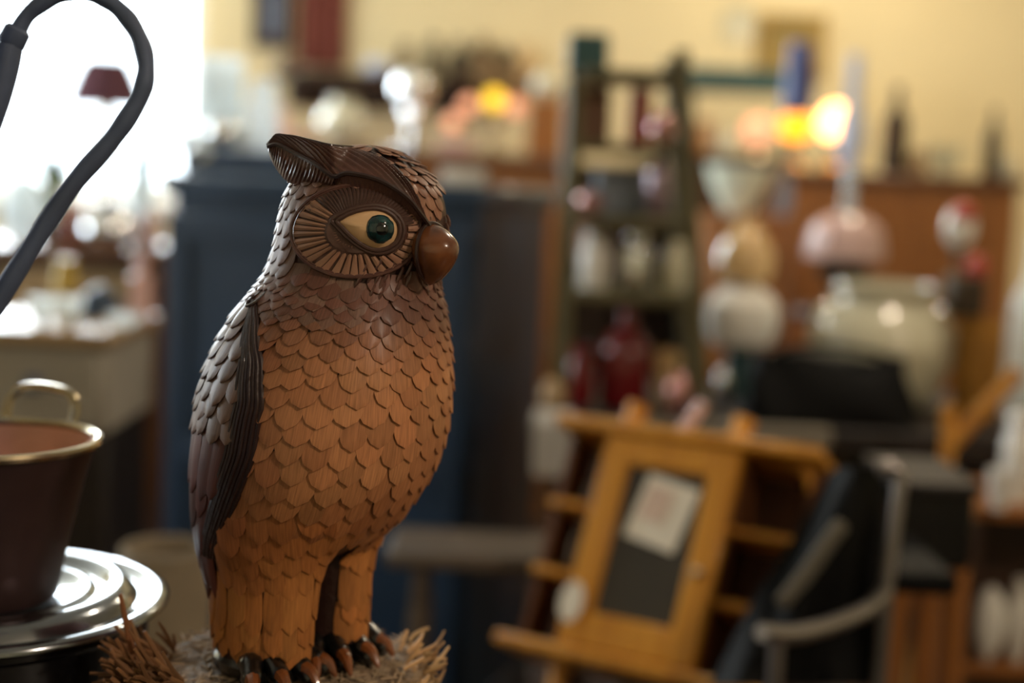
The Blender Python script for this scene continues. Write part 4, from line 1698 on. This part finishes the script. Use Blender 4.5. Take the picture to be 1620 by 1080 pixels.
c_ = ok(-.012, .035, OKH + .0275)
tag(link('paper_roll', pr.shift(-c_), m_pinkw, loc=c_), 'pale pinkish paper roll standing between the top pegs of the oak cabinet', 'paper roll')
cz = min(ok(x, .04, -.085).z for x in (-.115, .12)) - .018
cc = ok(0, .04, -.085)
t = thing('wooden_crate', (cc.x, cc.y, 0), 'dark wooden crate under the leaning oak cabinet', 'crate', rz=math.atan2(rv.y, rv.x))
for k in range(4):
    hh = cz / 4
    link('slat_ring', box(MB(), (0, 0, hh * (k + .5)), (.36, .20, hh - .012), .004), m_darkwood, t)
link('lid', box(MB(), (0, 0, cz - .008), (.37, .21, .016), .004), m_darkwood, t)

# chair frame with a black leather coat thrown over it
CD = 1.82
m_tube = mat('dull_steel', '8a8482', .3, .8, var=.1)
c0 = pt(1390, CD, .85); c0.z = 0
t = thing('steel_chair', (c0.x, c0.y, 0), 'steel tube chair at the lower right with a black coat over it', 'chair')
lo = Vector(t.location)
pz = [at(x, y, CD) - lo for x, y in ((1388, 742), (1402, 738), (1420, 742), (1424, 756), (1419, 800), (1410, 870), (1402, 935))]
m_ = MB(); P = smooth_path(pz, 5)
tube(m_, P, .0095, 10)
link('back_tube', m_, m_tube, t)
b0 = pz[-1]
m_ = MB(); P = smooth_path([b0, at(1370, 965, CD - .05) - lo, at(1310, 990, CD - .12) - lo, at(1255, 1003, CD - .18) - lo, at(1205, 1000, CD - .22) - lo], 5)
tube(m_, P, .011, 10)
link('side_rail', m_, m_tube, t)
for a in (b0, at(1230, 1001, CD - .20) - lo, b0 + Vector((-.06, .34, 0)), b0 + Vector((.07, .34, 0))):
    m_ = MB(); tube(m_, [a, Vector((a.x * .98, a.y, a.z * .5)), Vector((a.x, a.y, 0.004))], .010, 10)
    link('leg', m_, m_tube, t)
sz = b0.z - .02
link('seat', box(MB(), (.075, .22, sz), (.13, .24, .03), .012), m_leather, t)
# coat: thick draped sheet
GX, GY = 26, 26
def coat_px(u, v):
    # u 0..1 left to right, v 0..1 top to bottom
    L = (np.interp(v, [0, .3, .6, 1], [1316, 1258, 1192, 1122]), np.interp(v, [0, 1], [742, 1085]))
    R = (np.interp(v, [0, .25, 1], [1396, 1402, 1385]), np.interp(v, [0, 1], [738, 1085]))
    return L[0] + (R[0] - L[0]) * u, L[1] + (R[1] - L[1]) * u
ct = MB()
vs, fs = [], []
for side in (0, 1):
    for j in range(GY):
        for i in range(GX):
            u, v = i / (GX - 1), j / (GY - 1)
            x, y = coat_px(u, v)
            fold = .020 * math.sin(u * 9 + v * 2.2) * (.3 + v) + .010 * math.sin(u * 21 - v * 5) * v
            ed = min(1, 6 * min(u, 1 - u, v + .05, 1 - v + .05))
            d = CD + .055 - .06 * v * (1 - u) + fold * .7 - .03 * math.sin(PI * u)
            vs.append(at(x, y, d + side * (.006 + .022 * ed)))
n1 = GX * GY
for j in range(GY - 1):
    for i in range(GX - 1):
        a = j * GX + i
        fs.append((a, a + GX, a + GX + 1, a + 1))
        fs.append((n1 + a, n1 + a + 1, n1 + a + GX + 1, n1 + a + GX))
ring = [i for i in range(GX)] + [j * GX + GX - 1 for j in range(1, GY)] + [(GY - 1) * GX + i for i in reversed(range(GX - 1))] + [j * GX for j in reversed(range(1, GY - 1))]
for a, b in zip(ring, ring[1:] + ring[:1]):
    fs.append((a, b, b + n1, a + n1))
ct.add(vs, fs)
t = thing('leather_coat', at(1300, 1080, CD), 'black leather coat draped over the steel chair, pale sheen on its folds', 'coat')
ct.shift(-Vector(t.location))
link('coat_panel', ct, m_leather, t)
lp = MB()
P = smooth_path([at(x, y, CD - .012) for x, y in ((1334, 826), (1312, 856), (1285, 895), (1258, 930), (1234, 958))], 5)
tube(lp, P, [.010] + [.017] * (len(P) - 2) + [.010], 10, flat=.35)
lp.shift(-Vector(t.location))
link('sheen_strip', lp, mat('sheen_grey_leather', '6c675c', .5, var=.15), t, label='grey strip painted as the sheen of the coat')  # pale strip added along the coat; a highlight painted as grey colour

# black-topped side table on orange-brown legs
z1 = bz(1495, 772, 2.12)
t = thing('side_table', (pt(1495, 2.12, .8).x, 2.12, 0), 'small black-topped table on brown wooden legs, lower right', 'table')
link('table_top', box(MB(), (0, .10, z1 - .008), (.13, .22, .016), .004), m_blackwood, t)
link('black_box', box(MB(), (0, .10, z1 - .075), (.115, .20, .12), .004), m_black, t)
for x in (-.045, .045):
    for y in (.03, .17):
        l_ = MB(); tube(l_, [(x * 1.5, y, 0), (x * 1.2, y, .3), (x, y, z1 - .13)], [.013, .018, .022], 8)
        link('leg', l_, m_brownwood, t)

# low shelf with crockery at the right edge
z2 = bz(1600, 812, 2.50)
X0, X1 = pt(1560, 2.48, z2).x, 1.40
t = thing('low_shelf', ((X0 + X1) / 2, 2.50, 0), 'low oak shelf unit with white crockery at the right edge', 'shelf')
w = X1 - X0
for z in (z2 - .012, .44, .10):
    link('board', box(MB(), (0, .13, z), (w, .26, .024), .004), m_brownwood, t)
for x in (-w / 2 + .012, w / 2 - .012):
    link('side_panel', box(MB(), (x, .13, z2 / 2 - .014), (.02, .25, z2 - .028), .003), m_darkwood, t)
link('back_panel', box(MB(), (0, .255, z2 / 2 - .014), (w - .04, .012, z2 - .03), .001), m_darkwood, t)

# oak trestle leaning in front of the crock
TD = 2.47
t = thing('oak_trestle', (pt(1500, TD, 0).x, TD, 0), 'light oak folding trestle standing right of the black coat', 'trestle')
lo = Vector(t.location)
for pts_ in (((1502, 640), (1500, 700), (1494, 752)), ((1612, 588), (1552, 652), (1496, 712))):
    m_ = MB(); tube(m_, [at(x, y, TD) - lo for x, y in pts_], .019, 6, flat=.6)
    link('slat', m_, m_oak, t)
for x, px_, y in ((0, 1494, 752), (0, 1612, 588)):
    a = at(px_, y, TD) - lo
    if px_ == 1494:
        m_ = MB(); tube(m_, [a, (a.x - .02, 0, .35), (a.x - .05, 0, .004)], .019, 6, flat=.6)
        link('leg', m_, m_oak, t)


# ================================================================ THINGS ON THE CHEST, SIDEBOARDS AND CUPBOARDS
# on the cream chest
for px, d in ((66, 2.60), (108, 2.60)):
    item('saucer', '%s pale blue-white saucer bowl on the cream chest' % ('left' if px < 80 else 'right'), 'bowl', 'bowl', px, d, CT, 470, 24, m_opal, 'saucer bowls on the cream chest')
item('felt_hat', 'dark domed felt hat at the back of the cream chest', 'hat', 'dome', 158, 2.76, CT, 452, 38, m_navy2)
item('reflection_dish', 'flat white dish shape standing in for the reflection at the right end of the cream chest top', 'dish', 'bowl', 196, 2.60, CT, 497, 30, m_opal)  # added white shape; stands in for a reflection on the chest top
item('yellow_tin', 'small yellow tin at the back of the cream chest', 'tin', 'jar', 104, 2.76, CT, 408, 20, m_yellow)
item('pink_figurine', 'white and pink china figurine at the right end of the chest', 'figurine', 'figure', 222, 2.74, CT, 402, 22, m_pinkw)

# on the window sideboard
D = 4.02
item('opal_vase', 'bulbous white glass vase at the left end of the window sideboard', 'vase', 'vase', 36, D, T1, 275, 36, m_opal)
item('silver_pitcher', 'large bright silver pitcher on the window sideboard', 'pitcher', 'pitcher', 168, D, T1, 318, 45, m_chrome)
item('glass_vase', 'slim pale glass vase behind the silver pitcher', 'vase', 'vase', 216, 4.16, T1, 282, 20, m_opal)
item('pink_jar', 'pale pink and white jar at the right end of the window sideboard', 'jar', 'jar', 233, D, T1, 335, 17, m_pinkw)
item('small_cup', 'small silver cup at the front edge left of the silver pitcher', 'cup', 'cup', 78, 3.96, T1, 350, 20, m_chrome)
block('terracotta_box', 'reddish box behind the pitcher on the window sideboard', 'box', 90, 128, 325, 392, 4.02, .08, m_terra, z=T1)
# plants in pots
def plant(px, d, z, ytop, spread, label):
    p = pt(px, d, z)
    t = thing('potted_plant', p, label, 'plant', 'potted plants before the window')
    link('flower_pot', lathe(MB(), [(0, 0), (.035, 0), (.045, .07), (.05, .07), (.05, .085), (.042, .085), (.038, .07), (0, .065)], 20), m_opalg, t)
    H = bz(px, ytop, d) - z
    fo = MB()
    for k in range(46):
        a, r = RND.uniform(0, 2 * PI), RND.uniform(.2, 1) * spread
        tip = Vector((math.cos(a) * r, math.sin(a) * r, RND.uniform(.45, 1) * H))
        b = Vector((math.cos(a) * r * .3, math.sin(a) * r * .3, max(.07, tip.z - .07)))
        tube(fo, [Vector((0, 0, .06)), b], .0015, 4)
        s = (tip - b).cross(UPZ).normalized() * .014
        m = b.lerp(tip, .5) + UPZ * .008
        n_ = Vector((0, 0, .0008))
        fo.add([b, m + s, tip, m - s, b + n_, m + s + n_, tip + n_, m - s + n_], [(0, 1, 2, 3), (7, 6, 5, 4), (0, 4, 5, 1), (1, 5, 6, 2), (2, 6, 7, 3), (3, 7, 4, 0)])
    link('foliage', fo, m_leaf, t)


plant(84, 4.26, T1, 225, .085, 'leafy green plant in a pale pot, left one before the window')
plant(226, 4.325, T1, 205, .055, 'smaller green plant in a pale pot, right one before the window')
t = item('shade_lamp', 'tall lamp with a plum coloured shade standing before the window', 'lamp', 'candlestick', 166, 4.32, T1, 168, 26, m_brass)
o = link('lamp_shade', lathe(MB(), prof('shade', 62 * 4.32 / FPX, .14), 28), m_plum)
p = pt(166, 4.32, T1)
t2 = thing('shade_lamp', t.location, t['label'], 'lamp')
t.name = 'lamp_base'
for k in ('label', 'category'):
    del t[k]
t.parent = t2; t.location = (0, 0, 0)
t2.name = 'table_lamp'
o.parent = t2; o.location = Vector((0, 0, bz(170, 170, 4.32) - T1))

# on the flat case on the navy cupboard
q = {}
item('cylinder_vase', 'tall pale glass cylinder vase on the flat case', 'vase', 'cylinder', 345, 3.46, CZ, 92, 38, m_opal)
item('silver_ball', 'shiny silver ball in front of the pale glass vase', 'ball', 'ball', 350, 3.36, CZ, 184, 26, m_chrome)
for k, (px, yt, r) in enumerate(((288, 208, 17), (322, 214, 14), (384, 206, 16))):
    item('china_cup', ('leftmost white china cup on the flat case', 'white china cup just left of the silver ball', 'white china cup just right of the silver ball')[k], 'cup', 'cup', px, 3.36, CZ, yt, r, m_opal, 'china cups on the flat case')
item('white_jar', 'white lidded jar right of the pale glass vase', 'jar', 'jar', 414, 3.44, CZ, 128, 26, m_opal)

# on the wall sideboard behind the owl
D = 5.45
item('cream_vase', 'round cream vase behind the owl ear tuft', 'vase', 'vase', 542, D, T2, 156, 42, m_crock)
t = item('silver_lamp', 'silver candlestick with a large bright ball above the owl head', 'candlestick', 'candlestick', 650, D, T2, 168, 42, m_chrome, parts=(('ball_finial', 'ball', .98, .85, .80, m_chrome),))
item('pale_cup', 'pale bowl on the sideboard left of the round cream vase', 'bowl', 'bowl', 478, D, T2, 210, 24, m_pinkw)
item('squat_jar', 'squat mauve jar on the sideboard between cup and vase', 'jar', 'jar', 430, D, T2, 168, 26, m_pinkw)
# branched lamp with lit globes
p = pt(775, D, T2 + .001)
t = thing('globe_lamp', p, 'branched brass lamp with glowing yellow and orange globes', 'lamp')
link('stem', lathe(MB(), prof('candlestick', .05, bz(775, 185, D) - T2), 20), m_brass, t)
for nm, px, py, r, m in (('globe', 782, 158, 16, l_yellow), ('globe', 742, 166, 13, l_peach), ('globe', 716, 194, 13, l_peach), ('globe', 816, 168, 15, l_peach)):
    c = at(px, py, D) - Vector(p)
    g = link(nm, sphere(MB(), c, r * D / FPX, 18), m, t)
    a_ = MB(); tube(a_, smooth_path([(0, 0, .10), (c.x * .5, c.y * .5, c.z - r * D / FPX - .02), (c.x, c.y, c.z - r * D / FPX)], 4), .006, 6)
    link('branch', a_, m_brass, g)
block('folded_cloth', 'pinkish folded cloth on the sideboard below the globe lamp', 'cloth', 690, 748, 222, 242, 5.28, .12, m_pinkw, z=T2)
block('clock_case', 'tall upright brown wooden case at the right end of the sideboard', 'case', 832, 888, 158, 260, 5.30, .14, m_brownwood, z=T2)
item('cream_ball', 'cream ball on top of the upright brown wooden case', 'ball', 'ball', 866, 5.37, bz(860, 158, 5.30), 112, 26, m_crock)

# on the wall shelf
for k, (px, yt, r, kind, m, lb, nm) in enumerate((
        (455, 84, 20, 'vase', m_brownfig, 'brown pottery vase, leftmost on the wall shelf', 'pottery_vase'),
        (597, 92, 21, 'ball', m_pblue, 'pale blue porcelain ball on the wall shelf', 'porcelain_ball'),
        (640, 66, 17, 'figure', m_brownfig, 'brown figurine just right of the pale blue ball on the wall shelf', 'figurine'),
        (684, 58, 16, 'figure', m_darkfig, 'dark figurine, second right of the pale blue ball on the wall shelf', 'figurine'),
        (724, 62, 18, 'bottle', m_darkfig, 'dark bottle at the right end of the wall shelf', 'bottle'))):
    item(nm, lb, nm.split('_')[-1], kind, px, 5.98, SH + .005, yt, r, m, 'figurines on the wall shelf' if nm == 'figurine' else None)
# bracket shelf further right
X0, X1 = pt(735, 6.0, 1).x, pt(850, 6.0, 1).x
S2 = bz(790, 112, 6.0)
t = thing('corner_shelf', ((X0 + X1) / 2, 5.98, S2 - .03), 'short tan shelf on the back wall above the glowing globe lamp', 'shelf')
link('board', box(MB(), (0, .1, .015), (X1 - X0, .2, .03), .004), m_tanwood, t)
for x in (-.1, .1):
    link('bracket', box(MB(), (x, .17, -.03), (.03, .05, .07), .004), m_tanwood, t)
for px, yt, r, kind, m, lb, nm in ((762, 58, 18, 'bottle', m_brownfig, 'brown pottery bottle, left on the short tan shelf', 'pottery_bottle'),
                                  (798, 76, 15, 'vase', m_darkfig, 'dark little vase in the middle of the short tan shelf', 'vase'),
                                  (830, 70, 14, 'figure', m_amberg, 'amber figurine, right on the short tan shelf', 'figurine')):
    item(nm, lb, nm.split('_')[-1], kind, px, 6.07, S2, yt, r, m)
# hangings on the back wall
def hang(name, label, cat, x0, x1, y0, y1, m, dep=.03):
    a, b = at(x0, y0, 6.1), at(x1, y1, 6.1)
    w, hh = b.x - a.x, abs(a.z - b.z)
    t = thing(name, ((a.x + b.x) / 2, YB, (a.z + b.z) / 2), label, cat)
    return t, w, hh


t, w, hh = hang('wall_hanging', 'russet cloth hanging on the back wall right of the window', 'wall hanging', 478, 548, -60, 108, m_curtain)
cm = MB()
vs, fs = [], []
for k in range(2):
    for i in range(25):
        for j in (0, 1):
            vs.append((-w / 2 + w * i / 24, -.03 + .012 * math.sin(i * 1.2) + (.006 if k else 0), -hh / 2 + hh * j))
for i in range(24):
    fs.append((i * 2, i * 2 + 2, i * 2 + 3, i * 2 + 1)); fs.append((50 + i * 2, 50 + i * 2 + 1, 50 + i * 2 + 3, 50 + i * 2 + 2))
fs += [(0, 1, 51, 50), (48, 98, 99, 49)] + [(i * 2 + j, i * 2 + 50 + j, i * 2 + 52 + j, i * 2 + 2 + j) for i in range(24) for j in (0, 1)]
cm.add(vs, fs)
link('cloth', cm, m_curtain, t)
rd = MB(); tube(rd, [(-w / 2 - .03, -.03, hh / 2), (w / 2 + .03, -.03, hh / 2)], .012, 8)
link('rod', rd, m_darkwood, t)
t, w, hh = hang('framed_picture', 'dark framed picture between the window and the russet hanging', 'picture', 405, 462, -40, 78, m_darkwood)
fr_ = MB()
for s in (-1, 1):
    box(fr_, (s * (w / 2 - .02), -.018, 0), (.04, .034, hh), .004)
    box(fr_, (0, -.018, s * (hh / 2 - .02)), (w - .08, .034, .04), .004)
link('frame', fr_, m_darkwood, t)
link('canvas', box(MB(), (0, -.010, 0), (w - .07, .012, hh - .07), .001), mat('bluish_grey_painting', '6a7386', .7, var=.3, vs=14), t)
t, w, hh = hang('gilt_picture', 'dull gold picture on the wall left of the blue lamp chimney', 'picture', 1196, 1300, 22, 128, m_brass)
fr_ = MB()
for s in (-1, 1):
    box(fr_, (s * (w / 2 - .02), -.018, 0), (.04, .034, hh), .004)
    box(fr_, (0, -.018, s * (hh / 2 - .02)), (w - .08, .034, .04), .004)
m_gilt = mat('dull_gilt', 'a08448', .6, .2, var=.2)
link('frame', fr_, m_gilt, t)
link('canvas', box(MB(), (0, -.010, 0), (w - .07, .012, hh - .07), .001), mat('ochre_painting', '97814a', .7, var=.3, vs=9), t)
p = at(1166, 38, 6.1)
tag(link('wall_plate', lathe(MB(), [(0, 0), (.05, 0), (.075, .010), (.078, .014), (.05, .008), (0, .008)], 32, axis=(0, -1, 0)), m_crock, loc=(p.x, YB, p.z)), 'round pale plate hung on the wall left of the gold picture', 'plate')

# on the plant stand
block('teal_box', 'dark teal box standing on top of the olive plant stand', 'box', 898, 962, 52, 122, 2.98, .09, m_teal, z=SHZ[0])
block('brown_panel', 'brown wooden box on the upper shelf of the plant stand', 'box', 914, 964, 136, 236, 3.0, .06, m_midwood, z=SHZ[1])
block('red_tin', 'red tin box on the upper shelf of the plant stand', 'tin', 994, 1028, 140, 236, 3.02, .05, m_redb, z=SHZ[1])
item('pink_ball', 'shiny pink ball on the upper shelf beside the red tin', 'ball', 'ball', 1046, 2.97, SHZ[1], 176, 20, m_pink)
block('blue_grey_box', 'long blue-grey box on the second shelf of the plant stand', 'box', 940, 1024, 268, 352, 3.04, .06, mat('blue_grey_card', '7f8792', .6, var=.1), z=SHZ[2])
item('rose_ball', 'rose ball, left on the second shelf of the plant stand', 'ball', 'ball', 932, 2.96, SHZ[2], 300, 20, m_pink, 'balls on the second shelf')
item('mauve_ball', 'mauve ball, right on the second shelf of the plant stand', 'ball', 'ball', 1038, 2.96, SHZ[2], 246, 20, mat('mauve_glaze', '8d7680', .15, .4, coat=.5, var=.06), 'balls on the second shelf')
item('glass_jar', 'white glass jar, left on the third shelf of the plant stand', 'jar', 'jar', 938, 3.0, SHZ[3], 366, 24, m_white, 'glass jars on the third shelf')
item('glass_jar', 'silvery glass jar in the middle of the third shelf', 'jar', 'jar', 1002, 3.0, SHZ[3], 364, 23, m_chrome, 'glass jars on the third shelf')
item('glass_jar', 'cream glass jar, right on the third shelf of the plant stand', 'jar', 'jar', 1062, 3.0, SHZ[3], 380, 21, m_crock, 'glass jars on the third shelf')
item('red_vase', 'wine red bottle vase on the table under the plant stand', 'vase', 'bottle', 985, 3.0, BT, 480, 40, m_red)
item('red_jug', 'dark red jug at the left end of the table', 'jug', 'pitcher', 915, 2.98, BT, 545, 26, m_red)
item('amber_goblet', 'amber cup beside the wine red bottle vase', 'cup', 'cup', 1052, 3.02, BT, 555, 22, m_amberg)
item('copper_ball', 'small coppery pink ball on the table under the plant stand', 'ball', 'ball', 1070, 2.90, BT, 588, 20, m_pink)
item('tan_ball', 'small tan ball at the front left corner of the table', 'ball', 'ball', 872, 2.86, BT, 598, 19, m_tanwood)

# amber and white lamp beside the plant stand
p = pt(1166, 3.25, BT + .001)
t = thing('amber_lamp', p, 'glass lamp with amber top and round white body beside the plant stand', 'lamp')
zA, zB, zC_, zD = (bz(1166, y, 3.25) - BT for y in (550, 452, 415, 345))
s = 3.25 / FPX
link('lamp_foot', lathe(MB(), [(0, 0), (.040, 0), (.042, .02), (.03, .06), (.034, zA), (0, zA)], 28), m_teal, t)
link('lamp_body', lathe(MB(), [(r * 58 * s, zA + z * (zB - zA)) for r, z in ((.5, 0), (.85, .1), (1, .4), (.95, .75), (.6, .97), (.3, 1), (0, 1))], 32), m_white, t)
link('amber_shade', lathe(MB(), [(r * 46 * s, zB + z * (zD - zB)) for r, z in ((.3, 0), (.9, .12), (1, .45), (.6, .8), (.3, .9), (.3, 1), (0, 1))], 32), m_amberg, t)
link('silver_collar', lathe(MB(), [(r * 24 * s, zB - .012 + z * .04) for r, z in ((0, 0), (1, 0), (1.1, .5), (1, 1), (0, 1))], 24), m_chrome, t)
item('silver_egg', 'upright silver egg ornament in front of the amber lamp', 'ornament', 'ball', 1140, 3.06, BT, 580, 13, m_chrome)

# crock, black bag, stack at the right
p = pt(1388, 3.20, BT + .001)
t = thing('stoneware_crock', p, 'large cream stoneware crock with wide mouth on the table', 'crock')
s = 3.2 / FPX
zt = bz(1388, 447, 3.2) - BT
link('crock_body', lathe(MB(), [(0, 0), (.10, 0), (.112, .006), (.135, zt * .2), (.165, zt * .48), (.158, zt * .64), (.122, zt * .80), (.104, zt * .86), (.102, zt * .89)], 56), m_crock, t)
link('crock_neck', lathe(MB(), [(.102, zt * .885), (.112, zt * .92), (.116, zt * .97), (.113, zt), (.104, zt), (.098, zt * .9), (.11, zt * .8), (.15, zt * .5), (.10, .02), (0, .015)], 56), m_crock, t)
for a in (-.35, PI + .35):
    hm = MB()
    tube(hm, smooth_path([(math.cos(a) * r, math.sin(a) * r, zt * z) for r, z in ((.118, .80), (.155, .80), (.170, .70), (.158, .62))], 5), .010, 8)
    link('lug', hm, m_crock, t)
# bag: soft trapezoid with strap
p = pt(1308, 2.935, BT + .001)
t = thing('black_bag', p, 'crumpled black leather bag on the table before the crock', 'bag')
bm = MB()
vs, fs = [], []
NA, NZ = 40, 12
HB = bz(1308, 566, 2.92) - BT
for j in range(NZ + 1):
    v = j / NZ
    for i in range(NA):
        a = 2 * PI * i / NA
        ca, sa = math.cos(a), math.sin(a)
        ex = .5
        x = math.copysign(abs(ca) ** ex, ca) * (.180 - .03 * v + .006 * math.sin(7 * v + 3 * a))
        y = math.copysign(abs(sa) ** ex, sa) * (.075 - .045 * v ** 2 + .006 * math.sin(5 * a + 4 * v))
        z = HB * v * (1 - .10 * math.sin(2.1 * x * 9 + .6) * v * v - .06 * math.sin(x * 40) * v)
        vs.append((x, y, max(0, z)))
for j in range(NZ):
    for i in range(NA):
        k = (i + 1) % NA
        fs.append((j * NA + i, j * NA + k, (j + 1) * NA + k, (j + 1) * NA + i))
fs += [tuple(reversed(range(NA))), tuple(range(NZ * NA, (NZ + 1) * NA))]
bm.add(vs, fs)
link('bag_body', bm, m_leather, t)
sm = MB(); tube(sm, smooth_path([(-.12, -.02, HB * .95), (-.10, -.03, HB * 1.12), (0, -.03, HB * 1.2), (.09, -.02, HB * 1.1), (.12, -.01, HB * .95)], 6), .010, 8, flat=.5)
link('strap', sm, m_leather, t)

p = pt(1530, 3.10, BT)
z1 = bz(1540, 500, 3.08) + .0015
t = item('ochre_basket', 'ochre wicker basket at the right of the cream crock', 'basket', 'cylinder', 1540, 3.08, BT, 500, 36, m_wicker)
z0 = z1
z1 = bz(1525, 440, 3.10)
block('dark_box', 'dark box standing on the ochre wicker basket', 'box', 1506, 1558, 440, 500, 3.0, .085, m_darkfig, z=z0 + .0005)
t = item('white_figurine', 'white round figurine with a red cap on a dark stem', 'figurine', 'candlestick', 1512, 3.10, z1, 392, 20, m_darkfig, parts=(
    ('white_body', 'ball', .95, 1.55, 1.25, m_white),))
rc = t.location
c = at(1524, 338, 3.07) - Vector(rc)
link('red_cap', sphere(MB(), c, 19 * 3.1 / FPX, 16), m_redb, t)
item('red_ball', 'shiny red ball on the dark box beside the white figurine', 'ball', 'ball', 1543, 3.08, z1, 403, 17, m_redb)
item('clear_bottle', 'tall pale glass bottle at the right edge before the cupboard', 'bottle', 'bottle', 1618, 3.1, BT, 372, 34, m_opal)

# white-shaded oil lamp on a pedestal between crock and cupboard
p = pt(1330, 3.78, 1.0); p.z = 0
t = thing('pedestal', p, 'tall dark turned pedestal behind the cream crock', 'pedestal')
PZ = .98
link('base', lathe(MB(), [(0, 0), (.15, 0), (.15, .03), (.08, .06), (0, .06)], 28), m_darkwood, t)
link('column', lathe(MB(), [(.05, .05), (.035, .2), (.05, .4), (.03, .6), (.045, .8), (.03, PZ - .03), (.06, PZ - .02)], 24), m_darkwood, t)
link('top', lathe(MB(), [(0, PZ - .03), (.12, PZ - .03), (.13, PZ - .015), (.12, PZ), (0, PZ)], 28), m_darkwood, t)
p = pt(1330, 3.78, PZ)
t = thing('oil_lamp', p, 'oil lamp with wide pale pink glass shade before the cupboard', 'lamp')
s = 3.78 / FPX
z405, z335, z285, z265 = (bz(1330, y, 3.78) - PZ for y in (408, 338, 300, 268))
link('font', lathe(MB(), [(0, 0), (.055, 0), (.05, .02), (.022, .05), (.055, z405 - .06), (.07, z405 - .03), (.03, z405 + .03), (0, z405 + .03)], 28), m_darkfig, t)
link('glass_shade', lathe(MB(), [(r * 62 * s, z405 + z * (z335 - z405)) for r, z in ((1, 0), (1.02, .2), (.9, .7), (.55, .95), (.3, 1), (.26, .97), (.5, .9), (.86, .62), (.96, .2))], 32), m_pinkw, t)
link('chimney', lathe(MB(), [(r, z) for r, z in ((.02, z405), (.024, z335), (.017, z285), (.017, z265), (.013, z265), (.013, z335))], 20), m_glassc, t)

# lamps and bottles on top of the pine cupboard
D = 4.46
def glow_lamp(px, ybulb, rb, mb_, ych, rch, mch, label, d=D, base=None):
    z = BC if base is None else base
    z += .0015
    p = pt(px, d, z)
    t = thing('glow_lamp', p, label, 'lamp', 'lit oil lamps')
    zb = bz(px, ybulb, d) - z
    s = d / FPX
    link('lamp_foot', lathe(MB(), [(0, 0), (rb * s * .9, 0), (rb * s * .8, .012), (rb * s * .3, .03), (rb * s * .4, max(.035, zb - rb * s * .8)), (0, max(.036, zb - rb * s * .8))], 24), m_brass, t)
    link('globe', sphere(MB(), (0, 0, zb), rb * s, 20), mb_, t, label='glowing glass globe')
    if ych is not None:
        zc = bz(px, ych, d) - z
        link('chimney', lathe(MB(), [(rch * s, zb + rb * s * .7), (rch * s * 1.15, zb + rb * s + .03), (rch * s * .8, zc), (rch * s * .65, zc), (rch * s * .8, zb + rb * s * .9)], 20), mch, t)


glow_lamp(1254, 200, 26, l_amber, 70, 22, m_glassb, 'lit amber oil lamp with tall blue glass chimney')
glow_lamp(1318, 194, 30, l_warm, None, 0, None, 'brightest warm white glowing lamp right of the amber one')
glow_lamp(1196, 208, 24, l_peach, None, 0, None, 'dim peach glowing lamp left of the amber one', d=5.6, base=T3)
item('tall_chimney', 'tall pale blue-white glass chimney right of the glowing lamps', 'lamp chimney', 'chimney', 1342, 4.36, BC, 88, 24, m_pblue)
for px, yt, r, m, lb in ((1412, 138, 20, m_darkfig, 'tall dark bottle standing on the cupboard top'), (1566, 172, 13, m_darkfig, 'slim dark bottle near the right end of the cupboard top')):
    item('dark_bottle', lb, 'bottle', 'bottle', px, 4.46, BC, yt, r, m, 'dark bottles on the pine cupboard')
item('small_dish', 'pale green dish low on the cupboard top between the dark bottles', 'dish', 'bowl', 1492, 4.46, BC, 232, 28, m_opalg)
item('tan_pot', 'tan pot left of the slim dark bottle on the cupboard', 'pot', 'jar', 1450, 4.46, BC, 238, 16, m_tanwood)
item('cream_pot', 'cream pot at the right end of the cupboard top', 'pot', 'jar', 1592, 4.46, BC, 250, 14, m_crock)
# on the narrow chest and the dresser
item('pale_basin', 'large pale greenish basin on the narrow chest', 'basin', 'bowl', 1166, 4.09, T4, 262, 52, m_cloth)
item('blue_grey_jug', 'blue-grey jug at the right end of the narrow chest', 'jug', 'pitcher', 1238, 4.06, T4, 278, 15, mat('blue_grey_glaze', '8a93a8', .25, coat=.4))
block('orange_book', 'orange box at the left end of the dresser', 'box', 1104, 1124, 190, 248, 5.56, .12, m_brownwood, z=T3)
item('cream_jar', 'cream jar on the dresser left of the peach lamp', 'jar', 'jar', 1150, 5.6, T3, 206, 22, m_crock)

# crockery on the low shelf
for px, d, z, yt, r, k, lb in ((1604, 2.60, z2, 650, 26, 'jar', 'white jar on top of the low oak shelf'), (1578, 2.52, z2, 742, 20, 'cup', 'small white cup on the low oak shelf'),
                               (1556 + 22, 2.58, .452, 930, 26, 'ball', 'left white ball ornament on the lower board at right edge'), (1625, 2.58, .452, 920, 22, 'vase', 'white vase on the lower board at right edge')):
    item('crockery', lb, 'crockery', k, px, d, z, yt, r, m_white, 'white crockery on the low shelf')

# things on the bookcase behind the plant stand
for px, yt, r, kind, m, z, lb, nm in ((905, 205, 14, 'vase', m_tanwood, BKT[0], 'tan vase at the left end of the bookcase top', 'vase'),
                                     (1070, 215, 13, 'jar', m_terra, BKT[0], 'terracotta jar at the right end of the bookcase top', 'jar'),
                                     (918, 330, 14, 'jar', m_pinkw, BKT[1], 'pale pink jar on the bookcase left of the plant stand post', 'jar'),
                                     (1070, 345, 9, 'vase', m_crock, BKT[1], 'slim cream vase on the bookcase at its right end', 'vase')):
    item('bookcase_' + nm, lb, nm, kind, px, 4.55, z, yt, r, m)
